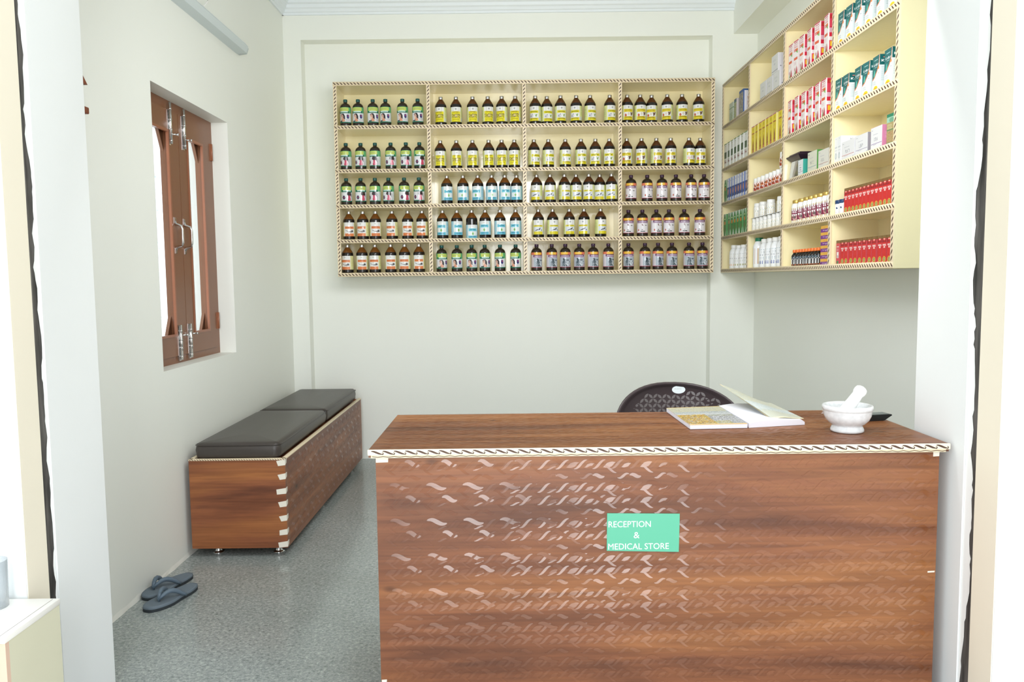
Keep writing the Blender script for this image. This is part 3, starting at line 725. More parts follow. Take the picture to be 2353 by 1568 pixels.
# ------------------------------------------------------------------ chair behind the counter
def chair():
    cx, cy = .735, 3.45
    t = thing('plastic_chair', 'dark brown plastic chair with petal pattern behind the counter', 'chair', (cx, cy, 0))
    def outline(n=56):
        o = []
        for i in range(n):
            a = 2 * math.pi * i / n; c, s_ = math.cos(a), math.sin(a)
            e = 2.35 if s_ > 0 else 4
            x = math.copysign(abs(c) ** (2 / e), c) * .288; z = math.copysign(abs(s_) ** (2 / e), s_) * (.20 if s_ > 0 else .2)
            tilt = -.035 * x if s_ > 0 else 0
            o.append((x, z + tilt))
        return o
    O = outline(); n = len(O)
    def P(s_, i, yo): 
        x, z = O[i]; x *= s_; z *= s_; y = -.10 * (x / .288) ** 2 + .03 + (.62 + z - .45) * .10 + yo
        return (x, y, .622 + z)
    m2 = MB(); rings = [(1.0, .0), (1.0, -.012), (.985, -.016), (.955, -.014), (.91, -.006), (.88, -.001), (.6, -.001), (.3, -.001), (.02, -.001)]
    back = [(1.0, .0), (.9, .010), (.6, .010), (.3, .010), (.02, .010)]
    for s_, yo in rings: m2.v += [P(s_, i, yo) for i in range(n)]
    for j in range(len(rings) - 1):
        for i in range(n): m2.face((j * n + i, j * n + (i + 1) % n, (j + 1) * n + (i + 1) % n, (j + 1) * n + i), smooth=True)
    k = len(m2.v)
    for s_, yo in back: m2.v += [P(s_, i, yo) for i in range(n)]
    for j in range(len(back) - 1):
        for i in range(n): m2.face((k + j * n + i, k + (j + 1) * n + i, k + (j + 1) * n + (i + 1) % n, k + j * n + (i + 1) % n), smooth=True)
    bk = obj('backrest', m2, CHAIR, t)
    m2 = MB(); c = .0425; ang = math.radians(-4)
    for i in range(-6, 7):
        for j in range(-5, 6):
            for (dx, dz) in ((1, 1), (1, -1)):
                ax, az = i * c * math.cos(ang) - j * c * math.sin(ang), i * c * math.sin(ang) + j * c * math.cos(ang)
                ex, ez = dx * c / 2, dz * c / 2
                for (s0) in (1, -1):
                    x0, z0 = ax, az; x1, z1 = ax + s0 * ex, az + s0 * ez; nx, nz = -(z1 - z0), (x1 - x0); l = math.hypot(nx, nz); nx /= l; nz /= l
                    pts = []
                    for q in range(13):
                        tt = q / 6 if q <= 6 else (12 - q) / 6; wq = .0058 * math.sin(math.pi * tt) * (1 if q <= 6 else -1)
                        x = x0 + (x1 - x0) * (.04 + .92 * tt) + nx * wq; z = z0 + (z1 - z0) * (.04 + .92 * tt) + nz * wq + .08
                        if q == 12: continue
                        pts.append((x - .02, z))
                    if any(abs(p[0]) > .215 or p[1] > .160 or (abs(p[0]) / .235) ** 2.5 + max(0, p[1] / .175) ** 2.5 > 1 for p in pts): continue
                    m2.poly([(p[0], -.10 * (p[0] / .288) ** 2 + .03 + (.62 + p[1] - .45) * .10 - .0022, .622 + p[1]) for p in pts][::-1])
    o = obj('petal_emboss', m2, CHAIR2, bk); o['kind'] = 'stuff'
    m2 = MB(); sx, sz = .017, .165
    pts = [(sx + .0175 + .030 * math.cos(a) - .0175, sz + .0178 * math.sin(a)) for a in [2 * math.pi * i / 32 for i in range(32)]]
    m2.prism([(p[0] + .0, .622 + p[1]) for p in pts], -.004 + .03 + .033 + .0, -.0005 + .03 + .033, 'y')
    stk = obj('sticker', m2, mat('white_oval_sticker', (238, 246, 248), .4), bk)
    ly = .0585
    v_ = lettering('ATLANTIC', sx - .021, .622 + sz + .001, .0055, .034, stk, y=ly, mat_=mat('grey_lettering', (190, 190, 192), .5))
    m2 = MB().rbox((-.23, -.25, .405), (.23, .10, .435), .012); obj('seat', m2, CHAIR, t)
    for sx_ in (-1, 1):
        for sy_ in (-1, 1):
            m2 = MB(); p0 = Vector((sx_ * .20, sy_ * .17 - .08, .41)); p1 = Vector((sx_ * .25, sy_ * .23 - .06, 0)); m2.tube([p0, (p0 + p1) / 2, p1], [.026, .023, .018], 10); obj('leg', m2, CHAIR, t)
        m2 = MB(); m2.tube([(sx_ * .262, -.06, .60), (sx_ * .275, -.14, .625), (sx_ * .275, -.24, .62), (sx_ * .262, -.28, .59), (sx_ * .235, -.25, .42)], [.016, .02, .02, .018, .02], 10); obj('armrest', m2, CHAIR, t)
chair()

# ------------------------------------------------------------------ notebooks on the counter
ZT = .7606
def book1():
    t = thing('notebook', 'closed notebook with a landscape painting cover on the counter', 'notebook', (.625, 2.716, ZT))
    # corners (local): front-left, front-right, back-right, back-left
    A = [(-.002, 0), (.204, .012), (.205, .395), (-.014, .362)]
    m2 = MB().prism([(p[0] * .995 + .0005, p[1] * .995 + .0008) for p in A], .001, .0155); 
    for q in range(5): m2.prism([(p[0] * .999, p[1] * .999) for p in A], .003 + q * .0026, .0036 + q * .0026)
    obj('page_block', m2, PAPER, t)
    art = Art(64, 96, (176, 176, 166))
    art.rect(0, 0, 1, .30, (184, 182, 160)); art.rect(0, .28, 1, .42, (168, 174, 172)); art.rect(0, .40, 1, .50, (188, 190, 190)); art.rect(0, .48, 1, .58, (150, 150, 132))
    art.speck(0, .0, 1, .30, [(198, 190, 150), (170, 168, 150), (150, 146, 128), (196, 196, 186)], .35, 2); art.speck(0, .30, 1, .56, [(150, 158, 160), (200, 202, 200), (176, 180, 182)], .3, 3)
    art.speck(0, .55, 1, .95, [(150, 152, 154), (206, 206, 212), (120, 122, 120), (176, 178, 186)], .9, 4)
    art.speck(0, .45, .52, .95, [(206, 164, 66), (226, 186, 88), (170, 120, 60), (120, 104, 56), (186, 172, 84)], .8, 5); art.speck(.5, .8, .8, .95, [(206, 190, 96), (150, 148, 90)], .5, 8)
    art.rect(0, .955, 1, 1, (232, 196, 140)); art.rect(0, 0, 1, .02, (232, 200, 120))
    def fn(u, v):
        p = np.array(A[3]) * (1 - u) * (1 - v) + np.array(A[2]) * u * (1 - v) + np.array(A[0]) * (1 - u) * v + np.array(A[1]) * u * v
        return (p[0], p[1], .0162 + .004 * (1 - v) * 0)
    m2 = MB(); put_art(m2, art, fn); m2.prism(A, .0154, .0160, c=lin((232, 200, 150))); obj('cover', m2, PRINT, t)
def book2():
    t = thing('notebook', 'open notebook with its cover curled up beside the painted notebook', 'notebook', (.836, 2.735, ZT))
    A = [(0, -.002), (.215, .045), (.212, .400), (-.004, .385)]
    m2 = MB(); n = 16
    def sec(u, v):   # page surface
        p = np.array(A[0]) * (1 - u) * (1 - v) + np.array(A[1]) * u * (1 - v) + np.array(A[2]) * u * v + np.array(A[3]) * (1 - u) * v
        return p
    def top(u): return .0165 + .010 * math.sin(math.pi * min(1, u * 1.1)) * (1 - u) + .004 * u
    for j in range(9):
        v = j / 8
        for i in range(n + 1):
            u = i / n; p = sec(u, v); m2.v.append((p[0], p[1], max(.006, top(u) - (.010 * ((u - .93) / .07) ** 2 if u > .93 else 0))))
    for j in range(8):
        for i in range(n): k = j * (n + 1) + i; m2.face((k, k + 1, k + n + 2, k + n + 1), smooth=True)
    k0 = len(m2.v)
    for i in range(n + 1): p = sec(i / n, 0); m2.v.append((p[0], p[1], .0005))
    for i in range(n): m2.face((k0 + i, k0 + i + 1, i + 1, i))
    k1 = len(m2.v)
    for j in range(9): p = sec(0, j / 8); m2.v.append((p[0], p[1], .0005))
    for j in range(8): m2.face((k1 + j + 1, k1 + j, j * (n + 1), (j + 1) * (n + 1)))
    k2 = len(m2.v)
    for j in range(9): p = sec(1, j / 8); m2.v.append((p[0], p[1], .0005))
    for j in range(8): m2.face((k2 + j, k2 + j + 1, (j + 1) * (n + 1) + n, j * (n + 1) + n))
    pg = obj('page_block', m2, PAPER, t)
    # curled cover hinged on the right edge, rising to the left-back
    art = Art(48, 64, (196, 198, 182))
    art.speck(0, 0, 1, .5, [(204, 202, 176), (188, 194, 182), (206, 206, 190)], .4, 11); art.rect(0, .5, 1, .75, (198, 206, 204)); art.speck(0, .5, 1, .8, [(180, 192, 194), (206, 212, 208)], .3, 12)
    art.rect(0, .97, 1, 1, (236, 224, 190)); art.rect(0, 0, .03, 1, (236, 214, 160))
    def cov(u, v):
        # u: 0 = free left edge .. 1 = spine on right ; v: 0 back .. 1 front
        lift = .085 * (1 - u) ** 1.3 * (1 - .0 * v) * (1 - v) ** .85 + .018 * (1 - u) * 0
        hx = .212 + .003 * v; x = hx - (hx - (-.004)) * (1 - u) * (1 - .02 * (1 - v)); x += .17 * (1 - u) * v ** 1.2 * .62
        y = .400 - (.400 - .05) * v - .02 * (1 - u) * v + .03 * (1 - u) * v
        return (x, y, top(u) + .0012 + lift)
    m2 = MB(); 
    for (u0, v0, u1, v1, c) in art.rects(6):
        m2.poly([cov(u0, v1), cov(u1, v1), cov(u1, v0), cov(u0, v0)], 0, c)
    obj('cover', m2, PRINT, t)
book1(); book2()

# ------------------------------------------------------------------ mortar, pestle, phone, plastic bag
mo = thing('mortar', 'white speckled marble mortar on the right end of the counter', 'mortar', (1.150, 2.655, ZT))
b = MB().lathe([(.001, 0), (.049, 0), (.0545, .004), (.0540, .010), (.050, .019), (.0475, .024), (.058, .030), (.070, .043), (.0768, .058), (.0785, .074), (.0790, .0755), (.0815, .077), (.0825, .088), (.0805, .0925), (.0765, .0932), (.0715, .090), (.0695, .080), (.064, .060), (.050, .040), (.028, .030), (.001, .028)], 48, cap=False)
obj('bowl', b, MARB, mo)
pt = thing('pestle', 'smooth white marble pestle leaning in the mortar', 'pestle', (1.128, 2.655, ZT + .046))
ax = Vector((.072, -.012, .115)).normalized(); q = ax.to_track_quat('Z', 'Y').to_matrix().to_4x4()
b = MB().lathe([(.001, -.010), (.014, -.007), (.022, .002), (.0245, .015), (.0235, .035), (.0205, .060), (.0185, .085), (.0178, .098), (.0195, .101), (.0210, .106), (.0212, .115), (.0185, .124), (.011, .129), (.001, .131)], 32, cap=False, M4=q)
obj('pestle_body', b, MARB2, pt)
ph = thing('handset', 'small black handset lying behind the marble mortar', 'handset', (1.335, 2.865, ZT), math.radians(12))
b = MB().prism([(-.115, 0), (.03, 0), (.062, .018), (.060, .022), (-.115, .022)], -.026, .026, 'y'); obj('casing', b, BLACK, ph)
b = MB().box((-.10, -.021, .0222), (.054, .021, .0228)); obj('screen', b, mat('dark_glass', (70, 84, 88), .08), ph)
b = MB(); rr = random.Random(2)
for i in range(9):
    a = rr.random() * 6.28; c_ = Vector((0.012 * math.cos(a), .02 * math.sin(a), .012)); 
    pts = [c_ + Vector(((rr.random() - .5) * .05, (rr.random() - .5) * .05, max(-.011, (rr.random() - .4) * .03))) for _ in range(4)]; b.poly(pts)
tag(obj('plastic_wrap', b, mat('clear_film', (240, 240, 240), .15, alpha=.35), None, (1.222, 2.985, ZT)), 'scrap of crumpled clear plastic on the counter behind the mortar', 'plastic')

for o_ in list(COL.objects):
    if o_.parent is None and o_.name.split('.')[0] in ('notebook', 'mortar', 'pestle', 'handset', 'plastic_wrap'): near(o_)

# ------------------------------------------------------------------ wall shelving
ZL = [2.600, 2.315, 2.027, 1.793, 1.560, 1.335]; TH = .026
def shelf_unit(name, label, length, depth, origin, rz, cols):
    """local: u along +x from 0..length, front at y=0 facing -y, depth to +y"""
    t = thing(name, label, 'shelf unit', origin, rz)
    bt_ = .016
    b = MB().box((0, depth - .012, ZL[-1] - .013), (length, depth, ZL[0] + .013)); obj('back_panel', b, CREAM, t)
    for i, z in enumerate(ZL):
        b = MB().box((bt_, .006, z - .009), (length - bt_, depth - .012, z + .009)); s_ = obj('shelf_board', b, CREAM, t)
        b = MB().rbox((0, 0, z - .013), (length, .006, z + .013), .0015, seg=1); rope(b, 0, length, z - .010, z + .010, lambda u, h: (u, -.0006, h), .0225); obj('edging', b, [EDGE, INK], s_)
    for u in cols:
        u0 = min(max(u - bt_ / 2, 0), length - bt_); end = u in (cols[0], cols[-1])
        b = MB().box((u0, .006, ZL[-1] - .013), (u0 + bt_, depth - .012, ZL[0] + .013)) if end else MB()
        if not end:
            for a in range(5): b.box((u0, .006, ZL[a + 1] + .009), (u0 + bt_, depth - .012, ZL[a] - .009))
        d_ = obj('side_panel' if end else 'divider', b, CREAM, t)
        b = MB(); hw = .013; uc = u0 + bt_ / 2; uc = min(max(uc, hw), length - hw)
        for a in range(5):
            z0, z1 = ZL[a + 1] + .013, ZL[a] - .013
            b.box((uc - hw + .001, 0.0003, z0), (uc + hw - .001, .006, z1)); rope(b, z0, z1, uc - .009, uc + .009, lambda h, v: (2 * uc - v, -.0004, h), .0225)
        obj('edging', b, [EDGE, INK], d_)
    return t
BU0, BULEN, BUY = -1.175, 2.541, 5.300
shelf_unit('bottle_shelf_unit', 'wide cream wall shelf full of syrup bottles on the back wall', BULEN, .295, (BU0, BUY, 0), 0, [0, .633, 1.271, 1.910, 2.541])
RXF = 1.467
ru = shelf_unit('medicine_shelf_unit', 'tall cream wall shelf with boxes and jars on the right wall', 2.48, .236, (RXF, 5.495, 0), math.radians(-90), [0, .608, 1.225, 1.865, 2.478])
b = MB().box((2.480, .0, ZL[-1] - .013), (2.492, .236, 3.0)); b.box((2.4935, .001, ZL[-1] - .013), (2.4925, .236, ZL[-1] + .012)); obj('end_panel', b, mat('cream_end_panel', (228, 221, 182), 0.3, bump=.04, bscale=30), ru)

# ------------------------------------------------------------------ bottles on the back unit
AMB = [mat('dark_syrup_glass', (26, 22, 20), .07, coat=.3), mat('empty_amber_glass', (84, 46, 20), .07, coat=.3), mat('pale_amber_glass', (112, 66, 22), .07, coat=.3)]  # last one: paler amber shoulder for the blue and orange label bottles
DARK = mat('dark_brown_pet', (44, 36, 30), .09, coat=.3)
def amber_mesh(shoulder):
    pr_ = [(.034, 0), (.0385, .004), (.0392, .010), (.0392, .130), (.0385, .136), (.036, .141), (.030, .152), (.022, .164), (.0145, .175), (.0125, .178), (.012, .182)]
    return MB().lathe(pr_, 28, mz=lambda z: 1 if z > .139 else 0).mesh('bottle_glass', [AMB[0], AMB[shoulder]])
def pet_mesh():
    pr_ = [(.034, 0), (.0365, .004), (.0372, .012), (.0372, .122), (.0368, .130), (.0345, .140), (.030, .148), (.022, .155), (.0135, .159), (.0125, .163), (.0125, .175)]
    return MB().lathe(pr_, 28).mesh('bottle_glass', DARK)
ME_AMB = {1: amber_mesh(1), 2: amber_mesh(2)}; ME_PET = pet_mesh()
ME_CAPS = MB().lathe([(.0135, .176), (.0142, .178), (.0142, .192), (.0135, .194)], 18).mesh('cap', CAPS)
def capm(m): return MB().lathe([(.0130, .166), (.0138, .167), (.0138, .182), (.0128, .184)], 18).mesh('cap', m)
ME_CAPG, ME_CAPP = capm(CAPG), capm(CAPP)
def wrap_label(art, r, z0, z1):
    m2 = MB()
    def fn(u, v):
        a = -math.pi / 2 + (u - .5) * 2 * math.pi
        return (r * math.cos(a), r * math.sin(a), z1 + (z0 - z1) * v)
    put_art(m2, art, fn, 4); return m2.mesh('label', PGLOSS)
def A_(): return None
W_, Y_, PY_ = (232, 232, 230), (222, 210, 44), (214, 218, 150)
def yl(kind):
    a = Art(84, 34, PY_)
    a.rect(.36, 0, .64, 1, W_); a.ell(.5, .14, .025, .06, (176, 178, 178)); a.rect(.66, .74, .73, .96, (206, 208, 206)); a.lines(.68, .76, [.2, .3, .4, .5, .6], (186, 190, 130)); a.lines(.22, .33, [.2, .3, .4, .5, .6, .7], (186, 190, 130), 5)
    if kind == 1:
        a.rect(.37, .28, .63, 1, (226, 216, 40)); a.rect(.42, .33, .58, .37, (170, 150, 40)); a.speck(.38, .48, .62, .74, [(90, 76, 40), (190, 176, 110), (64, 52, 36)], .62, 3); a.ell(.5, .60, .03, .09, (208, 190, 130)); a.rect(.41, .82, .59, .86, (160, 140, 30))
    elif kind == 2:
        a.rect(.37, .30, .63, .48, Y_); a.rect(.41, .35, .59, .40, (150, 146, 30)); a.rect(.37, .80, .63, 1, Y_); a.rect(.41, .83, .59, .87, (160, 146, 30)); a.speck(.39, .54, .49, .76, [(150, 150, 160), (190, 190, 196)], .7, 5); a.poly([(.54, .6), (.6, .52), (.58, .7), (.56, .76)], (130, 164, 90))
    elif kind == 3:
        a.rect(.37, .26, .63, .48, (218, 200, 50)); a.rect(.41, .31, .59, .36, (160, 140, 34)); a.rect(.37, .76, .63, 1, (218, 200, 44)); a.rect(.41, .80, .59, .84, (160, 140, 30)); a.ell(.42, .68, .03, .09, (190, 100, 76)); a.poly([(.55, .5), (.63, .48), (.62, .62), (.58, .74), (.56, .7)], (110, 86, 72)); a.ell(.5, .6, .03, .1, (216, 204, 190))
    elif kind == 4:
        a.rect(.37, .34, .63, .48, (220, 206, 50)); a.rect(.41, .38, .59, .42, (160, 146, 34)); a.rect(.37, .48, .63, .80, (216, 222, 230)); a.rect(.37, .80, .63, 1, (220, 206, 44)); a.poly([(.40, .78), (.46, .66), (.52, .62), (.57, .52), (.56, .68), (.48, .70)], (62, 62, 66)); a.ell(.60, .7, .02, .04, (120, 124, 130))
    return a
def bl():
    a = Art(84, 34, (168, 208, 220)); a.rect(.36, 0, .64, 1, (228, 234, 234)); a.lines(.68, .78, [.2, .3, .4, .5, .6, .7], (130, 176, 192)); a.lines(.20, .32, [.2, .3, .4, .5, .6, .7], (130, 176, 192), 4)
    a.rect(.38, .26, .62, .46, (110, 196, 216)); a.rect(.42, .32, .58, .38, (56, 132, 160)); a.rect(.37, .78, .63, 1, (104, 188, 212)); a.rect(.42, .84, .58, .90, (60, 130, 160)); a.ell(.5, .66, .022, .10, (120, 176, 96)); a.lines(.45, .56, [.10], (190, 176, 170)); return a
def ol():
    a = Art(84, 34, (222, 218, 158)); a.rect(.35, 0, .66, 1, W_); a.lines(.69, .78, [.2, .3, .4, .5, .6, .7], (190, 186, 130)); a.rect(.38, .28, .64, .46, (224, 140, 88)); a.rect(.41, .33, .61, .38, (200, 104, 60)); a.rect(.38, .78, .64, 1, (226, 138, 84)); a.lines(.41, .62, [.84, .92], (200, 104, 60))
    a.poly([(.38, .52), (.50, .66), (.60, .56), (.62, .70), (.54, .74), (.42, .62)], (150, 146, 146)); a.ell(.59, .64, .028, .08, (84, 82, 84)); a.ell(.5, .12, .03, .05, (196, 196, 190)); return a
def gl(kind):
    a = Art(84, 36, (206, 218, 210)); a.rect(0, 0, 1, .36, (104, 180, 120)); a.rect(.34, .02, .64, .26, (198, 210, 104)); a.rect(.40, .10, .58, .18, (168, 186, 110)); a.rect(.33, .24, .67, .40, (28, 110, 88)); a.rect(.38, .26, .62, .33, (196, 222, 214)); a.rect(0, .95, 1, 1, (36, 120, 92)); a.rect(.30, .40, .70, .95, (226, 226, 230))
    if kind == 1:
        a.poly([(.40, .50), (.44, .42), (.50, .42), (.53, .56), (.53, .82), (.47, .66)], (44, 40, 42)); a.ell(.445, .66, .045, .19, (202, 160, 144)); a.poly([(.44, .68), (.50, .74), (.55, .92), (.46, .94)], (212, 148, 118)); a.ell(.43, .70, .018, .10, (232, 214, 196)); a.poly([(.36, .88), (.44, .84), (.46, .94), (.36, .95)], (70, 78, 80))
        a.ell(.62, .60, .040, .14, (48, 52, 112)); a.ell(.625, .56, .016, .05, (170, 60, 96))
        for x in (.57, .605, .64): a.rect(x, .76, x + .014, .93, (140, 138, 150))
    else:
        a.poly([(.50, .40), (.62, .40), (.64, .74), (.60, .60), (.56, .94), (.52, .60), (.48, .56)], (56, 40, 46)); a.poly([(.53, .62), (.59, .60), (.61, .94), (.51, .94)], (196, 76, 104)); a.ell(.40, .74, .038, .14, (52, 46, 84)); a.ell(.405, .74, .014, .05, (176, 60, 80)); a.rect(.66, .5, .67, .94, (90, 100, 100))
    return a
def pl(kind):
    a = Art(84, 36, (214, 206, 212)); a.rect(0, 0, 1, .18, (228, 130, 96)); a.rect(.38, .0, .60, .18, (240, 190, 72)); a.rect(.34, .18, .68, .34, (98, 52, 92)); a.rect(.38, .22, .64, .28, (206, 186, 204)); a.rect(0, .965, 1, 1, (190, 70, 96)); a.rect(.34, .30, .68, .36, (190, 168, 190))
    if kind == 1:
        a.rect(.30, .36, .70, .96, (230, 226, 230)); a.rect(.49, .38, .51, .50, (110, 60, 60)); a.rect(.50, .50, .53, .54, (110, 60, 60)); a.lines(.58, .66, [.46, .50], (120, 116, 122)); a.ell(.385, .80, .022, .07, (190, 96, 82)); a.rect(.45, .86, .58, .93, (40, 38, 42)); a.ell(.50, .78, .02, .03, (60, 50, 56))
    else:
        a.rect(.36, .36, .70, .96, (176, 186, 196)); a.poly([(.42, .95), (.44, .60), (.48, .44), (.52, .46), (.54, .80), (.60, .95)], (74, 88, 96)); a.ell(.47, .46, .024, .06, (36, 32, 38)); a.rect(.55, .50, .63, .55, (60, 66, 80)); a.ell(.60, .78, .05, .16, (206, 214, 222)); a.ell(.67, .88, .02, .07, (190, 60, 90)); a.speck(.42, .6, .7, .95, [(120, 134, 146), (206, 212, 220), (56, 66, 76)], .3, 8)
    return a
LABM = {}
for kd, art, r_, z0, z1 in (('Y1', yl(1), .0396, .024, .121), ('Y2', yl(2), .0396, .024, .121), ('Y3', yl(3), .0396, .024, .121), ('Y4', yl(4), .0396, .024, .121), ('B', bl(), .0396, .027, .119), ('O', ol(), .0396, .026, .119),
                            ('G1', gl(1), .0376, .026, .128), ('G2', gl(2), .0376, .026, .128), ('P1', pl(1), .0376, .026, .128), ('P2', pl(2), .0376, .026, .128)):
    LABM[kd] = wrap_label(art, r_, z0, z1)
ME_LOW = wrap_label(bl(), .0396, .002, .094)
LOOK = {'Y1': 'amber syrup bottle, solid yellow label', 'Y2': 'amber syrup bottle, pale yellow-banded label', 'Y3': 'amber syrup bottle, yellow label with reddish picture', 'Y4': 'amber syrup bottle, yellow label with black figure', 'B': 'amber syrup bottle, pale blue label', 'O': 'amber syrup bottle, orange-banded label',
        'G1': 'teal-capped dark bottle, green-topped label', 'G2': 'teal-capped dark bottle, green label with red figure', 'P1': 'purple-capped dark bottle, orange-topped white label', 'P2': 'purple-capped dark bottle, orange-topped grey label'}
GRP = {'Y1': 'solid yellow label bottles', 'Y2': 'pale yellow label bottles', 'Y3': 'yellow label bottles with reddish picture', 'Y4': 'yellow label bottles with black figure', 'B': 'blue label bottles', 'O': 'orange label bottles', 'G1': 'green label bottles with portrait', 'G2': 'green label bottles with red figure', 'P1': 'white label purple-capped bottles', 'P2': 'grey label purple-capped bottles'}
ROWS = [
 [('G1', [794, 823, 857, 886, 925, 960]), ('Y1', [1013, 1048, 1086, 1121, 1153, 1184]), ('Y2', [1230, 1257, 1288, 1324, 1356, 1401]), ('Y3', [1441, 1471, 1498, 1533, 1567, 1605])],
 [('G2', [795, 829, 862, 898, 933, 964]), ('Y1', [1012, 1049, 1086, 1123, 1153, 1182]), ('Y2', [1227, 1260, 1299, 1335, 1368, 1400]), ('Y3', [1440, 1474, 1508, 1541, 1583, 1610])],
 [('G2', [796, 829, 862, 893, 929, 963]), ('B', [1027, 1064, 1098, 1130, 1160, 1187]), ('Y4', [1233, 1264, 1297, 1324, 1353, 1379, 1405]), ('P1', [1450, 1487, 1521, 1553, 1588, 1619])],
 [('O', [802, 834, 863, 901, 937, 970]), ('B', [1017, 1050, 1084, 1115, 1149, 1185]), ('Y4', [1237, 1270, 1308, 1342, 1380]), ('P1', [1444, 1476, 1508, 1537, 1572, 1608])],
 [('O', [798, 832, 862, 898, 930, 963]), ('G1', [1015, 1050, 1084, 1114, 1149, 1185]), ('P2', [1233, 1268, 1299, 1331, 1363, 1398]), ('P2', [1444, 1482, 1512, 1544, 1583, 1614])]]
RN = ['top', 'second', 'third', 'fourth', 'bottom']; CN = ['leftmost', 'second', 'third', 'rightmost']
ORD = ['first', 'second', 'third', 'fourth', 'fifth', 'sixth', 'seventh', 'eighth', 'ninth', 'tenth', 'eleventh', 'twelfth']
ROWY = [258, 358, 440, 520, 592]
def on_plane_y(px, py, y):
    d = M.transposed() @ Vector(((px - 1176.5) / F, (py - 784) / F, 1)); return d.x * y / d.y
protos = {}
def make_bottle(kd, loc, rz, label, low=False):
    key = kd + ('low' if low else '')
    if key in protos: return dup(protos[key], loc, rz, label)
    t = thing('syrup_bottle', label, 'bottle', loc, rz, GRP[kd])
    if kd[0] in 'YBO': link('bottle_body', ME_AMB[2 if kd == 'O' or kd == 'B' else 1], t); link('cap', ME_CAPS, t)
    else: link('bottle_body', ME_PET, t); link('cap', ME_CAPG if kd[0] == 'G' else ME_CAPP, t)
    link('label', ME_LOW if low else LABM[kd], t)
    protos[key] = t; return t
rr = random.Random(11)
for r, row in enumerate(ROWS):
    for c, (kd, xs) in enumerate(row):
        ye = BUY + .058; base = ZL[r + 1] + .0095; last = -9
        for i, px in enumerate(xs):
            yy = ye; rad = .0394 if kd[0] in 'YBO' else .0374
            x = min(max(on_plane_y(px, ROWY[r], ye), BU0 + [.017, .642, 1.280, 1.919][c] + rad), BU0 + [.624, 1.262, 1.901, 2.524][c] - rad)
            if x - last < 2 * rad + .001: yy = ye + math.sqrt(max(0, (2 * rad + .002) ** 2 - (x - last) ** 2)) if rr else ye
            if yy > BUY + .28 - rad: yy = BUY + .235
            if yy == ye: last = x
            else: last = x if False else last
            lb = f'{LOOK[kd]}, {ORD[i]} from left, {RN[r]} shelf, {CN[c]} compartment'
            make_bottle(kd, (x, yy, base), rr.uniform(-.38, .38) + (-.10 if kd == 'G1' else 0), lb, low=(r == 3 and c == 1 and i == 2))

# ------------------------------------------------------------------ goods on the right-hand unit
def carton_mesh(dx, wy, h, front, side, body, flap=None):
    """front artwork on -x, side artwork on -y; origin at middle of base"""
    m2 = MB(); c = lin(body); m2.box((-dx / 2, -wy / 2, 0), (dx / 2, wy / 2, h), 0, c, skip=('-x', '-y', '+z'))
    put_art(m2, front, lambda u, v: (-dx / 2, wy / 2 - wy * u, h * (1 - v)))
    put_art(m2, side, lambda u, v: (-dx / 2 + dx * u, -wy / 2, h * (1 - v)))
    f = lin(flap or body); g = .0012                                      # tuck flap: lid sheet with a seam
    m2.box((-dx / 2, -wy / 2, h), (dx / 2 - g * 1.5, wy / 2, h + .0006), 0, f); m2.poly([(-dx / 2, -wy / 2, h), (dx / 2, -wy / 2, h), (dx / 2, wy / 2, h), (-dx / 2, wy / 2, h)], 0, c)
    return m2.mesh('carton', PRINT)
SIDE_C = ['back-wall-end', 'second', 'third', 'counter-end']
def place_row(name, cat, me_or_fn, ys, r, c, look, group, xf=None, dz=0.0, rz=0.0, jit=.02, parts=None, suffix='', clampmax=5.47, extra=None, start=0):
    src = None; out = []
    for i, y in enumerate(ys):
        lb = f'{look}, {ORD[i + start]} from left{suffix}, {RN[r]} shelf, {SIDE_C[c]} compartment'
        loc = (xf, y, ZL[r + 1] + .0095 + dz); a = rz + rr.uniform(-jit, jit)
        if parts:
            if src is None:
                src = thing(name, lb, cat, loc, a, group)
                for nm, me in parts: link(nm, me, src)
                o = src
            else: o = dup(src, loc, a, lb)
        else:
            o = link(name, me_or_fn, None, loc); o.rotation_euler = (0, 0, a); tag(o, lb, cat, group)
        out.append(o)
    return out
def XF(dx): return RXF + .012 + dx / 2

# cough syrup cartons: teal / white
k = Art(34, 84, (232, 236, 236)); k.poly([(0, 0), (.92, 0), (.86, .25), (.62, .42), (.30, .56), (0, .64)], (34, 104, 104)); k.poly([(0, .64), (.30, .56), (.62, .42), (.86, .25), (.92, 0), (.98, 0), (.91, .28), (.66, .45), (.33, .60), (0, .67)], (226, 120, 60))
k.ell(.84, .36, .11, .045, (232, 140, 76)); k.text('Koflet', .14, .20, .80, .28, (240, 246, 246)); k.rect(.24, .09, .70, .12, (150, 190, 190)); k.rect(.28, .31, .66, .325, (190, 214, 212)); k.poly([(.16, .56), (.22, .40), (.34, .38), (.40, .50), (.30, .58)], (76, 176, 160))
k.lines(.1, .6, [.70, .73, .76, .79], (176, 190, 190)); k.ell(.46, .97, .34, .13, (244, 208, 40)); k.glyphs(.28, .89, .66, .95, (226, 110, 40), 3); k.rect(.78, .5, .90, .52, (160, 170, 170))
ks = Art(20, 84, (226, 234, 236)); ks.rect(0, 0, 1, .30, (24, 96, 96)); ks.text('Kof', .14, .14, .92, .22, (240, 246, 246)); ks.rect(.3, .07, .8, .095, (210, 120, 110)); ks.lines(.15, .9, [.34 + .03 * i for i in range(14)], (190, 206, 208)); ks.rect(.5, .86, .9, .97, (150, 190, 190))
KOF = carton_mesh(.046, .066, .138, k, ks, (40, 104, 104), (40, 110, 110))
place_row('medicine_carton', 'carton', KOF, [3.573, 3.489, 3.399, 3.303, 3.200, 3.100], 0, 3, 'teal and white syrup carton', 'teal cartons on the top shelf', XF(.046))
